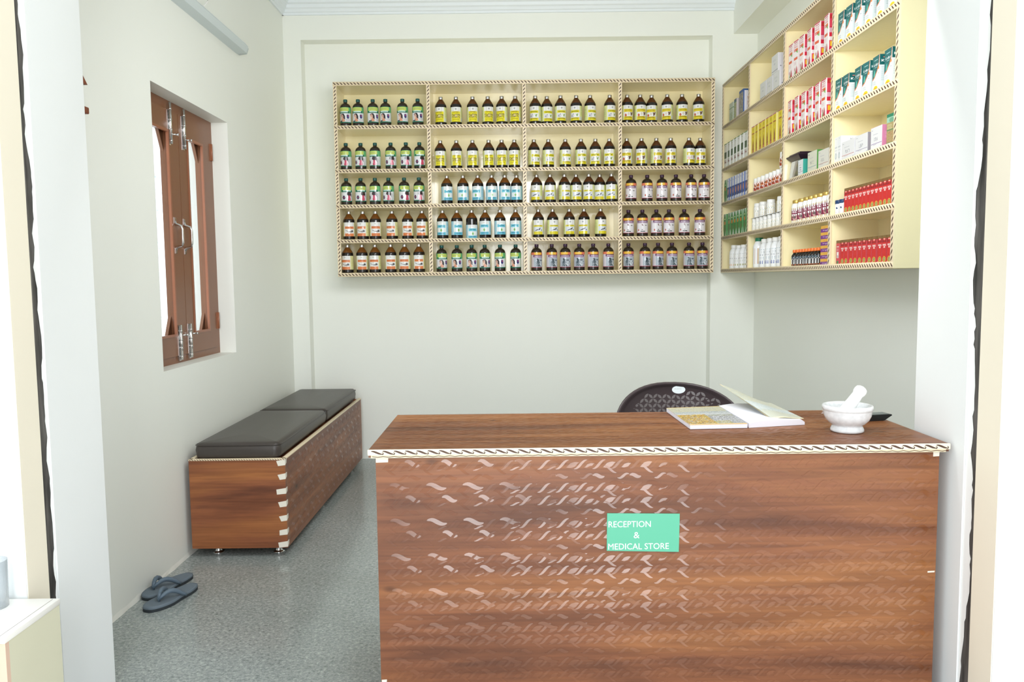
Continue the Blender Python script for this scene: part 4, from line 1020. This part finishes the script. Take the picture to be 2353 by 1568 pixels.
place_row('medicine_carton', 'carton', KOF, [3.586, 3.506, 3.388, 3.312, 3.222, 3.120], 1, 3, 'teal and white syrup carton', 'teal cartons on the second shelf', XF(.046), jit=.05)
# red/pink aloe cartons
a = Art(30, 96, (238, 232, 230)); a.rect(.0, .0, 1, .03, (196, 60, 84)); a.rect(.15, .05, .85, .075, (186, 40, 66)); a.rect(.08, .105, .92, .115, (200, 60, 90)); a.glyphs(.1, .13, .9, .21, (214, 120, 130), 4); a.rect(.1, .225, .9, .30, (206, 62, 60)); a.rect(.45, .23, .9, .27, (226, 120, 50)); a.glyphs(.14, .24, .42, .29, (240, 220, 210), 3); a.poly([(.45, .31), (.92, .29), (.9, .38)], (130, 186, 96))
a.rect(.1, .47, .85, .54, (220, 96, 60)); a.lines(.15, .7, [.58, .61, .64, .67], (214, 170, 178)); a.poly([(.12, 1), (.3, .86), (.28, .72), (.42, .88), (.52, .74), (.56, .9), (.74, .78), (.6, 1)], (132, 150, 96)); a.poly([(.45, 1), (.66, .74), (.72, .72), (.86, .84), (.92, 1)], (192, 64, 84)); a.ell(.3, .8, .1, .05, (196, 120, 130)); a.rect(0, .97, 1, 1, (206, 70, 90))
s = Art(18, 96, (212, 66, 92)); s.rect(0, 0, .12, 1, (240, 236, 234)); s.rect(.12, .03, 1, .14, (184, 44, 54)); s.rect(.4, .05, .9, .11, (206, 110, 50)); s.rect(.12, .34, 1, .35, (160, 30, 60)); s.rect(.12, .36, 1, .48, (214, 170, 186)); s.rect(.12, .49, 1, .58, (206, 34, 62)); s.ell(.7, .54, .24, .035, (240, 190, 60)); s.rect(.12, .58, 1, .68, (232, 224, 226)); s.rect(.2, .70, 1, .82, (236, 194, 44)); s.rect(.12, .83, 1, .99, (206, 36, 66)); s.ell(.6, .88, .25, .03, (240, 226, 226))
ALO = carton_mesh(.044, .056, .180, a, s, (206, 60, 90), (226, 214, 210))
place_row('medicine_carton', 'carton', ALO, [4.205, 4.130, 4.050, 3.950, 3.850, 3.738], 0, 2, 'pink-white aloe carton', 'pink aloe cartons on the top shelf', XF(.044), jit=.10)
place_row('medicine_carton', 'carton', ALO, [4.205, 4.108, 4.012, 3.920, 3.832, 3.755], 1, 2, 'pink-white aloe carton', 'pink aloe cartons on the second shelf', XF(.044), jit=.06)
# row 3, counter end: white cartons
def white_art(w_, h_, word, line, bgc=(222, 222, 222)):
    q = Art(w_, h_, bgc); q.rect(.06, .10, .18, .14, (150, 154, 160)); q.lines(.2, .8, [.30], (176, 178, 184)); q.text(word, .30, .46, .62, .62, (120, 124, 136)); q.rect(.03, .72, .97, .75, line); q.rect(.2, .77, .5, .79, (180, 180, 186)); q.poly([(.84, .95), (.92, .86), (.94, .88), (.87, .96)], (120, 126, 140)); return q
def solid(c, w_=8, h_=16): return Art(w_, h_, c)
ta = Art(16, 72, (226, 228, 228)); ta.rect(.35, .05, .65, .09, (190, 200, 206)); ta.rect(.15, .36, .85, .41, (196, 200, 204)); ta.rect(.1, .50, .9, .52, (180, 186, 190)); ta.ell(.5, .72, .24, .13, (176, 186, 188)); ta.ell(.5, .72, .12, .07, (206, 214, 214))
tsd = Art(40, 72, (240, 240, 242)); tsd.glyphs(.5, .08, .66, .14, (150, 158, 170), 2)
TAL = carton_mesh(.085, .034, .116, ta, tsd, (240, 240, 240))
place_row('medicine_carton', 'carton', TAL, [3.600, 3.564], 2, 3, 'narrow tall white carton', 'narrow white cartons', XF(.085), jit=.01)
def one_carton(me, y, r, c, label, dx, group=None, rz=0, dz=0):
    o = link('medicine_carton', me, None, (XF(dx), y, ZL[r + 1] + .0095 + dz)); o.rotation_euler = (0, 0, rz); tag(o, label, 'carton', group); return o
one_carton(carton_mesh(.05, .128, .082, white_art(72, 46, 'PLATI', (190, 90, 90)), solid((216, 216, 220)), (232, 232, 232)), 3.473, 2, 3, 'low white carton with thin red line beside two narrow tall cartons', .05)
gs = Art(24, 46, (150, 150, 156)); gs.text('LBP', .3, .2, .6, .9, (206, 206, 210), rot=True)
one_carton(carton_mesh(.05, .116, .084, white_art(72, 46, 'LBP', (120, 110, 150)), gs, (206, 206, 210)), 3.340, 2, 3, 'low white carton with grey end and thin purple line', .05)
ps = Art(28, 46, (220, 138, 176)); ps.rect(.8, .1, .98, .3, (248, 240, 246)); ps.ell(.4, .72, .16, .09, (246, 240, 244)); ps.lines(.15, .5, [.3, .35, .4, .45, .5, .55], (236, 176, 200)); ps.rect(.3, .9, .6, 1, (244, 230, 238))
one_carton(carton_mesh(.085, .098, .090, white_art(60, 46, 'DTOX', (120, 80, 150)), ps, (226, 160, 190)), 3.205, 2, 3, 'low grey-white carton with a pink end', .085)
pa = Art(44, 80, (166, 150, 104)); pa.rect(0, 0, 1, .1, (46, 124, 92)); pa.rect(.0, .1, 1, .28, (150, 190, 168)); pa.ell(.6, .2, .3, .08, (110, 158, 130)); pa.rect(0, .5, 1, .54, (96, 130, 86)); pa.rect(0, .93, 1, 1, (46, 124, 84)); pa.speck(0, .56, 1, .92, [(196, 170, 120), (150, 120, 84), (190, 110, 90), (120, 130, 80)], .5, 6); pa.lines(.1, .8, [.34, .38, .42, .46], (206, 200, 160))
one_carton(carton_mesh(.028, .058, .118, pa, pa, (90, 130, 90)), 3.088, 2, 3, 'green and brown herbal carton at the near end of the third shelf', .028, rz=.05)
# row 3 third compartment
pk = thing('presentation_tin', 'dark purple flared-lid tin with mirrored sides on the third shelf', 'tin', (RXF + .095, 4.168, ZL[3] + .0095), 0)
def frust(m2, h0, h1, z0, z1, mm=0):
    kk = len(m2.v)
    for (hx, hy), z in ((h0, z0), (h1, z1)): m2.v += [(-hx, -hy, z), (hx, -hy, z), (hx, hy, z), (-hx, hy, z)]
    for i in range(4): m2.face((kk + i, kk + (i + 1) % 4, kk + 4 + (i + 1) % 4, kk + 4 + i), mm)
    m2.face((kk + 3, kk + 2, kk + 1, kk), mm); m2.face((kk + 4, kk + 5, kk + 6, kk + 7), mm)
m2 = MB(); frust(m2, (.068, .075), (.058, .064), 0, .098); obj('tin_body', m2, mat('mirrored_tin', (150, 154, 160), .12, .9), pk)
m2 = MB(); frust(m2, (.060, .066), (.078, .088), .0985, .118); frust(m2, (.078, .088), (.080, .090), .118, .124); frust(m2, (.070, .080), (.066, .076), .124, .134); obj('lid', m2, mat('dark_purple_lacquer', (44, 28, 44), .35), pk)
one_carton(carton_mesh(.05, .068, .082, white_art(44, 46, '=', (120, 110, 140), (226, 228, 230)), solid((60, 160, 146)), (70, 166, 150)), 4.035, 2, 2, 'small white carton with a teal end beside the purple tin', .05)
one_carton(carton_mesh(.075, .118, .100, white_art(64, 54, 'MATIC', (60, 130, 150), (214, 214, 196)), solid((84, 146, 70)), (84, 146, 70)), 3.880, 2, 2, 'cream carton with green end and thin blue line on the third shelf', .075)
one_carton(carton_mesh(.05, .118, .087, white_art(64, 46, 'ORGCAL', (160, 80, 60), (216, 214, 204)), solid((206, 204, 196)), (216, 214, 204)), 3.745, 2, 2, 'cream carton with orange wording and thin red line', .05)
# row 4 counter end: navy jars + red cartons
def jar(r_, h, capc, bands, capr=.86, caph=.22, neck=.80, capmat=None, body=(238, 238, 236), shoulder=.12, n=22):
    bh = h * (1 - caph)
    m2 = MB().lathe([(r_ * .9, 0), (r_, .003), (r_, bh * (1 - shoulder)), (r_ * .97, bh * (1 - shoulder * .55)), (r_ * capr * .98, bh), (r_ * capr * .9, bh + .002)], n, c=lin(body))
    out = [('jar_body', m2.mesh('jar_body', PGLOSS))]
    cm = MB().lathe([(r_ * capr * .97, bh + .0005), (r_ * capr, bh + .002), (r_ * capr, h - .003), (r_ * capr * .94, h)], n).mesh('lid', capmat)
    out.append(('lid', cm))
    if bands is not None: out.append(('label', wrap_label(bands, r_ * 1.008, bh * .10, bh * (.98 - shoulder))))
    return out
NAVY = mat('navy_lid', (32, 62, 102), .35); GOLD = mat('gold_lid', (200, 168, 90), .3, .6); ORG = mat('orange_cap', (232, 116, 48), .35); OLIVE = mat('olive_lid', (130, 128, 36), .35); GRNL = mat('green_lid', (30, 120, 84), .35)
q = Art(40, 30, (236, 238, 240)); q.rect(.30, .12, .62, .40, (40, 66, 100)); q.rect(.36, .2, .5, .3, (210, 220, 230)); q.rect(0, .78, 1, .84, (214, 110, 140))
place_row('pill_jar', 'jar', None, [3.597, 3.553, 3.509], 3, 3, 'white jar with navy lid', 'navy-lidded jars', RXF + .036, parts=jar(.0225, .068, None, q, 1.0, .26, capmat=NAVY))
rd = Art(28, 76, (202, 44, 44)); rd.rect(0, 0, 1, .10, (122, 96, 56)); rd.poly([(0, .10), (1, .10), (1, .26), (.5, .24), (0, .27)], (150, 34, 40)); rd.ell(.5, .14, .26, .055, (222, 70, 60)); rd.rect(.3, .12, .7, .15, (240, 214, 200)); rd.glyphs(.10, .31, .94, .385, (246, 236, 232), 4, True); rd.glyphs(.34, .40, .76, .46, (246, 236, 232), 2, True); rd.ell(.55, .87, .40, .115, (224, 166, 60)); rd.ell(.55, .87, .28, .082, (128, 140, 70)); rd.ell(.55, .87, .16, .048, (206, 196, 130)); rd.ell(.55, .87, .08, .024, (60, 60, 50)); rd.rect(.04, .93, .22, .96, (250, 220, 210))
rs = Art(20, 76, (206, 84, 90)); rs.rect(0, 0, 1, .12, (130, 104, 64)); rs.ell(.5, .14, .3, .04, (220, 90, 80)); rs.rect(.2, .24, .8, .28, (240, 220, 216)); rs.lines(.2, .9, [.34, .38, .42], (236, 190, 190)); rs.rect(.2, .48, .8, .72, (238, 232, 228)); rs.speck(.3, .62, .7, .71, [(90, 90, 90)], .5); rs.rect(.2, .84, .8, .96, (84, 130, 84))
RED = carton_mesh(.045, .0335, .1085, rd, rs, (196, 60, 60), (126, 100, 60))
ysr = [3.483 - i * .0361 for i in range(12)]
place_row('red_carton', 'carton', RED, ysr, 3, 3, 'red herbal carton', 'red cartons on the fourth shelf', XF(.045), jit=.004)
REDS = carton_mesh(.045, .0335, .1085, rs, rs, (196, 60, 60), (126, 100, 60))
o = link('red_carton', REDS, None, (XF(.045), 3.556, ZL[5] + .0095)); o.rotation_euler = (0, 0, .0); tag(o, 'red carton turned to show its barcode side, far left of bottom red row', 'carton', 'red cartons on the bottom shelf')
ysr = [3.508, 3.470, 3.420, 3.378, 3.334, 3.292, 3.244, 3.202, 3.152, 3.114, 3.074]
place_row('red_carton', 'carton', RED, ysr, 4, 3, 'red herbal carton', 'red cartons on the bottom shelf', XF(.045), jit=.004, start=1)
# third compartment rows 4, 5
q = Art(60, 40, (122, 34, 66)); q.rect(0, 0, 1, .10, (186, 160, 96)); q.rect(0, .9, 1, 1, (206, 178, 100)); q.rect(.66, 0, .74, 1, (228, 210, 160)); q.glyphs(.34, .22, .62, .38, (240, 226, 230), 5); q.rect(.34, .44, .62, .47, (236, 216, 222)); q.ell(.48, .72, .12, .18, (186, 130, 130)); q.ell(.44, .68, .05, .1, (70, 40, 40)); q.ell(.53, .74, .04, .1, (220, 180, 170)); q.rect(.2, .2, .3, .8, (160, 90, 110))
place_row('supplement_jar', 'jar', None, [4.165, 4.083, 4.012, 3.955, 3.893, 3.835, 3.765, 3.708], 3, 2, 'white jar with gold lid and maroon label', 'gold-lidded maroon jars', RXF + .044, rz=-.35, jit=.25, parts=jar(.0270, .124, None, q, .80, .15, capmat=GOLD, shoulder=.20))
q = Art(40, 30, (232, 232, 232)); q.rect(0, 0, 1, .24, (36, 84, 110)); q.rect(.36, .08, .64, .17, (220, 230, 236)); q.rect(0, .88, 1, 1, (226, 120, 60)); q.lines(.35, .65, [.35, .42, .5, .58], (180, 184, 190))
dk = MB().lathe([(.0155, 0), (.0165, .003), (.0165, .052), (.0155, .058), (.010, .066), (.0075, .070), (.0072, .073)], 18).mesh('bottle_body', AMB[0]); dc = MB().lathe([(.0100, .0725), (.0104, .074), (.0104, .087), (.0096, .088)], 16).mesh('cap', ORG)
place_row('dropper_bottle', 'bottle', None, [4.150, 4.100, 4.060, 4.021, 3.982, 3.942, 3.902, 3.862, 3.822], 4, 2, 'small dark bottle with orange cap', 'small orange-capped bottles', RXF + .032, rz=-.35, jit=.2, parts=[('bottle_body', dk), ('cap', dc), ('label', wrap_label(q, .0168, .006, .052))])
pf = Art(40, 16, (230, 176, 76)); pf.rect(0, .42, 1, 1, (124, 62, 136)); pf.text('Imbagyn', .30, .55, .98, .85, (226, 206, 230)); pf.rect(.4, .16, .6, .26, (200, 150, 80))
PUR = carton_mesh(.115, .085, .0303, pf, pf, (230, 176, 76))
for i in range(6):
    o = link('medicine_carton', PUR, None, (XF(.115) + .004, 3.722, ZL[5] + .0095 + i * .0311)); o.rotation_euler = (0, 0, rr.uniform(-.02, .02))
    tag(o, f'purple and orange carton, {ORD[i]} from the bottom of its stack, bottom shelf', 'carton', 'stacked purple cartons')
# second compartment
wf = Art(52, 48, (214, 214, 212)); wf.lines(.15, .8, [.25, .32], (180, 182, 184)); wf.glyphs(.36, .44, .6, .54, (170, 172, 178), 3); wf.rect(.04, .86, .96, .89, (140, 142, 150)); wsd = Art(40, 48, (216, 214, 222))
for i in range(3): wsd.rect(.18 + i * .27, .68, .27 + i * .27, .74, (140, 136, 150))
for i in range(5): wsd.rect(.12 + i * .18, .1, .14 + i * .18, .6, (204, 202, 210))
WC = carton_mesh(.07, .105, .098, wf, wsd, (214, 212, 214))
one_carton(WC, 4.655, 0, 1, 'white carton, lower left of three on the top shelf', .07, 'white cartons on the top shelf')
one_carton(WC, 4.540, 0, 1, 'white carton, lower right of three on the top shelf', .07, 'white cartons on the top shelf')
one_carton(WC, 4.455, 0, 1, 'plastic-wrapped white carton stacked on top of two others', .07, 'white cartons on the top shelf', rz=.0, dz=.0995)
one_carton(WC, 4.425, 0, 1, 'white carton under the wrapped one, partly hidden, top shelf', .07, 'white cartons on the top shelf')
ya = Art(26, 80, (226, 204, 56)); ya.rect(0, 0, 1, .03, (176, 80, 130)); ya.rect(0, .96, 1, 1, (176, 80, 120)); ya.rect(.1, .24, .9, .29, (176, 110, 60)); ya.ell(.5, .12, .16, .06, (196, 176, 40)); ya.lines(.25, .75, [.33, .37], (186, 150, 60)); ya.poly([(.30, .92), (.36, .64), (.44, .56), (.46, .50), (.58, .50), (.60, .56), (.68, .66), (.74, .92)], (150, 92, 66)); ya.ell(.52, .90, .2, .05, (196, 120, 110))
YEL = carton_mesh(.04, .055, .166, ya, Art(8, 20, (236, 226, 150)), (230, 210, 90), (190, 110, 140))
place_row('medicine_carton', 'carton', YEL, [4.832, 4.765, 4.695, 4.634, 4.567, 4.507, 4.445, 4.352], 1, 1, 'yellow syrup carton', 'yellow cartons', XF(.04), jit=.05)
q = Art(48, 30, (228, 122, 44)); q.rect(0, 0, 1, .14, (204, 60, 36)); q.rect(.60, 0, .84, 1, (246, 202, 44)); q.rect(.2, .5, .6, .9, (170, 62, 32)); q.glyphs(.32, .18, .64, .46, (110, 40, 20), 3); q.glyphs(.32, .54, .64, .82, (120, 50, 24), 4); q.rect(.2, .9, .9, 1, (190, 60, 30))
orj = jar(.0225, .086, None, q, .92, .27, capmat=CAPW, shoulder=.05)
place_row('tablet_jar', 'jar', None, [4.822, 4.762, 4.690, 4.612, 4.545, 4.482, 4.420, 4.358], 2, 1, 'orange jar with white lid', 'orange jars', RXF + .038, rz=-.3, jit=.3, parts=orj)
t = thing('tablet_jar', 'orange jar with white lid standing on top of the others, third shelf', 'jar', (RXF + .038, 4.358, ZL[3] + .0095 + .0865), -.3, 'orange jars')
for nm, me in orj: link(nm, me, t)
q = Art(48, 30, (236, 230, 206)); q.rect(0, .9, 1, .96, (206, 176, 100)); q.rect(0, .5, 1, .54, (214, 170, 150)); q.lines(.34, .62, [.2, .28, .62, .7, .78], (170, 166, 140)); q.rect(.36, .34, .6, .42, (140, 170, 150)); q.lines(.7, .95, [.2, .3, .4, .5, .6, .7], (196, 190, 160))
place_row('tablet_jar', 'jar', None, [4.840, 4.772, 4.702, 4.634, 4.556, 4.478, 4.412, 4.352], 3, 1, 'small cream-white jar in the lower row', 'small cream-white jars', RXF + .036, rz=-.3, jit=.3, parts=jar(.0205, .079, None, q, .92, .28, capmat=CAPW, shoulder=.05))
b = MB().box((RXF + .014, 4.335, ZL[4] + .0105 + .0795), (RXF + .10, 4.87, ZL[4] + .0105 + .0805)); tag(obj('card_sheet', b, CAPW), 'thin white card separating two tiers of cream-white jars', 'card')
b = MB().box((RXF + .07, 4.335, ZL[4] + .0095), (RXF + .10, 4.87, ZL[4] + .0105 + .079)); tag(obj('card_riser', b, CAPW), 'white card riser standing behind the lower cream-white jars', 'card')
place_row('tablet_jar', 'jar', None, [4.815, 4.712, 4.575, 4.400], 3, 1, 'taller cream-white jar of the upper tier', 'taller cream-white jars', RXF + .044, dz=.0825, rz=-.3, jit=.3, parts=jar(.0265, .086, None, q, .90, .24, capmat=CAPW, shoulder=.08))
def tonic(r_, h, art, cm, ch=.14, body=(238, 240, 242)):
    bh = h * (1 - ch)
    m2 = MB().lathe([(r_ * .86, 0), (r_ * .98, .005), (r_, .014), (r_, bh * .78), (r_ * .94, bh * .86), (r_ * .74, bh * .95), (r_ * .6, bh), (r_ * .58, bh + .003)], 26, c=lin(body))
    return [('bottle_body', m2.mesh('bottle_body', PGLOSS)), ('cap', MB().lathe([(r_ * .66, bh + .001), (r_ * .68, bh + .003), (r_ * .68, h - .003), (r_ * .64, h)], 22).mesh('cap', cm)), ('label', wrap_label(art, r_ * 1.008, bh * .16, bh * .74))]
q = Art(60, 40, (236, 238, 242)); q.rect(.05, .0, .95, .015, (90, 130, 140)); q.rect(0, 0, 1, .03, (80, 140, 160)); q.rect(0, .84, 1, 1, (70, 90, 160)); q.rect(.3, .78, .62, .9, (120, 130, 180)); q.lines(.30, .66, [.36, .40], (84, 88, 110)); q.lines(.32, .64, [.52, .58, .66], (120, 150, 170)); q.lines(.4, .52, [.16, .2], (160, 170, 176))
wb = tonic(.035, .172, q, CAPW)
place_row('tonic_bottle', 'bottle', None, [4.695, 4.590, 4.495, 4.395], 4, 1, 'large white tonic bottle with blue band', 'blue-banded white bottles', RXF + .052, rz=-.3, jit=.1, parts=wb)
q2 = Art(48, 30, (214, 206, 196)); q2.rect(.48, 0, .8, 1, (236, 210, 60)); q2.rect(.2, .0, .48, 1, (214, 180, 160))
t = thing('tonic_bottle', 'large white bottle with green cap and yellow label, bottom shelf', 'bottle', (RXF + .052, 4.812, ZL[5] + .0095), -.3)
for nm, me in tonic(.035, .185, q2, GRNL, .12): link(nm, me, t)
grn2 = tonic(.035, .183, q2, GRNL, .10)
place_row('tonic_bottle', 'bottle', None, [4.66, 4.56], 4, 1, 'green-capped bottle standing behind the blue-banded ones', 'green-capped bottles behind', RXF + .15, rz=.6, parts=grn2)
# back-wall-end compartment
g1 = Art(30, 44, (188, 196, 180)); g1.rect(0, .25, 1, .30, (110, 140, 100)); g1.speck(.1, .5, .9, .9, [(110, 140, 90), (160, 170, 150)], .5)
g2 = Art(30, 44, (150, 170, 130)); g2.rect(0, 0, 1, .15, (90, 110, 120)); g2.speck(0, .2, 1, .9, [(90, 110, 70), (190, 200, 190), (206, 160, 90)], .5, 4)
g3 = Art(34, 50, (150, 160, 160)); g3.rect(0, 0, 1, .10, (60, 96, 150)); g3.speck(0, .1, 1, .95, [(90, 110, 120), (190, 180, 160), (60, 70, 84), (176, 140, 110)], .7, 5); g3s = Art(34, 50, (222, 222, 232)); g3s.rect(0, 0, .08, 1, (60, 96, 160)); g3s.rect(0, 0, 1, .06, (60, 96, 150)); g3s.speck(.3, .3, .9, .9, [(206, 180, 170), (190, 140, 120)], .4, 6)
one_carton(carton_mesh(.05, .085, .125, g1, g1, (190, 196, 180)), 5.318, 0, 0, 'pale grey-green carton, leftmost on the top shelf', .05)
one_carton(carton_mesh(.05, .055, .130, g2, Art(8, 20, (200, 190, 190)), (150, 150, 140)), 5.222, 0, 0, 'green patterned carton between the pale and blue cartons', .05)
one_carton(carton_mesh(.08, .090, .155, g3, g3s, (70, 100, 150)), 5.090, 0, 0, 'tall blue-edged patterned carton, back-wall-end top compartment', .08)
q = Art(26, 70, (226, 228, 224)); q.rect(0, 0, 1, .03, (96, 140, 84)); q.rect(.12, .34, .88, .60, (70, 96, 70)); q.speck(.12, .34, .88, .6, [(120, 140, 116), (40, 60, 44)], .4); q.glyphs(.14, .66, .86, .82, (120, 50, 60), 2); q.rect(.3, .08, .7, .12, (180, 186, 180))
place_row('medicine_carton', 'carton', carton_mesh(.05, .062, .165, q, Art(8, 20, (240, 240, 238)), (214, 220, 210), (130, 160, 110)), [5.445, 5.368, 5.290, 5.214, 5.138, 5.058, 4.980], 1, 0, 'white and green carton', 'white and green cartons', XF(.05), jit=.03)
gr = Art(34, 60, (60, 130, 64)); gr.poly([(0, 0), (.35, 0), (.1, .2), (0, .5)], (230, 232, 228)); gr.poly([(1, 0), (.65, 0), (.9, .2), (1, .5)], (222, 226, 222)); gr.ell(.5, .40, .22, .08, (214, 130, 50)); gr.ell(.5, .66, .3, .12, (90, 120, 60)); gr.rect(.3, .2, .7, .25, (190, 214, 150)); gr.poly([(0, 1), (0, .7), (.2, .9), (.3, 1)], (228, 230, 226)); gr.poly([(1, 1), (1, .7), (.8, .9), (.7, 1)], (228, 230, 226))
LEAF = carton_mesh(.05, .060, .154, gr, Art(10, 40, (90, 150, 90)), (228, 230, 228), (226, 228, 226))
one_carton(LEAF, 5.440, 2, 0, 'green and white leaf carton, first on the third shelf', .05)
bq = Art(22, 62, (220, 222, 230)); bq.rect(0, .38, 1, .44, (60, 84, 150)); bq.poly([(0, .44), (1, .38), (1, .8), (0, .84)], (76, 84, 120)); bq.ell(.5, .58, .26, .13, (206, 150, 136)); bq.rect(.3, .1, .7, .14, (170, 176, 190)); bq.rect(0, .92, 1, .95, (190, 196, 210))
place_row('medicine_carton', 'carton', carton_mesh(.05, .046, .155, bq, Art(12, 40, (70, 104, 180)), (206, 210, 220), (214, 216, 224)), [5.372, 5.312, 5.252, 5.192, 5.134, 5.078, 5.020, 4.960], 2, 0, 'white and blue carton', 'white and blue cartons', XF(.05), jit=.03)
place_row('medicine_carton', 'carton', LEAF, [5.445, 5.340, 5.272, 5.204, 5.136, 5.068, 4.985], 3, 0, 'green and white leaf carton', 'leaf cartons on the fourth shelf', XF(.05), jit=.03)
q = Art(60, 40, (238, 238, 236)); q.rect(0, 0, 1, .03, (120, 130, 130)); q.rect(0, .86, 1, 1, (160, 158, 60)); q.lines(.3, .66, [.34, .40], (110, 110, 110)); q.lines(.32, .6, [.55, .62], (170, 170, 130))
qo = Art(60, 40, (238, 238, 236)); qo.rect(0, 0, 1, .03, (120, 130, 130)); qo.rect(0, .86, 1, 1, (232, 184, 140)); qo.lines(.3, .66, [.34, .40], (110, 110, 110))
t = thing('tonic_bottle', 'white tonic bottle with peach band, leftmost on the bottom shelf', 'bottle', (RXF + .050, 5.330, ZL[5] + .0095), -.3)
for nm, me in tonic(.035, .162, qo, CAPW): link(nm, me, t)
place_row('tonic_bottle', 'bottle', None, [5.215, 5.105, 5.000], 4, 0, 'white tonic bottle with olive band', 'olive-banded bottles', RXF + .050, rz=-.35, jit=.1, parts=tonic(.035, .156, q, CAPW), start=1)
place_row('tonic_bottle', 'bottle', None, [5.21, 5.12, 5.03], 4, 0, 'olive-capped bottle behind the front row', 'olive-capped bottles behind', RXF + .15, rz=.5, parts=tonic(.038, .175, q, OLIVE, .14))
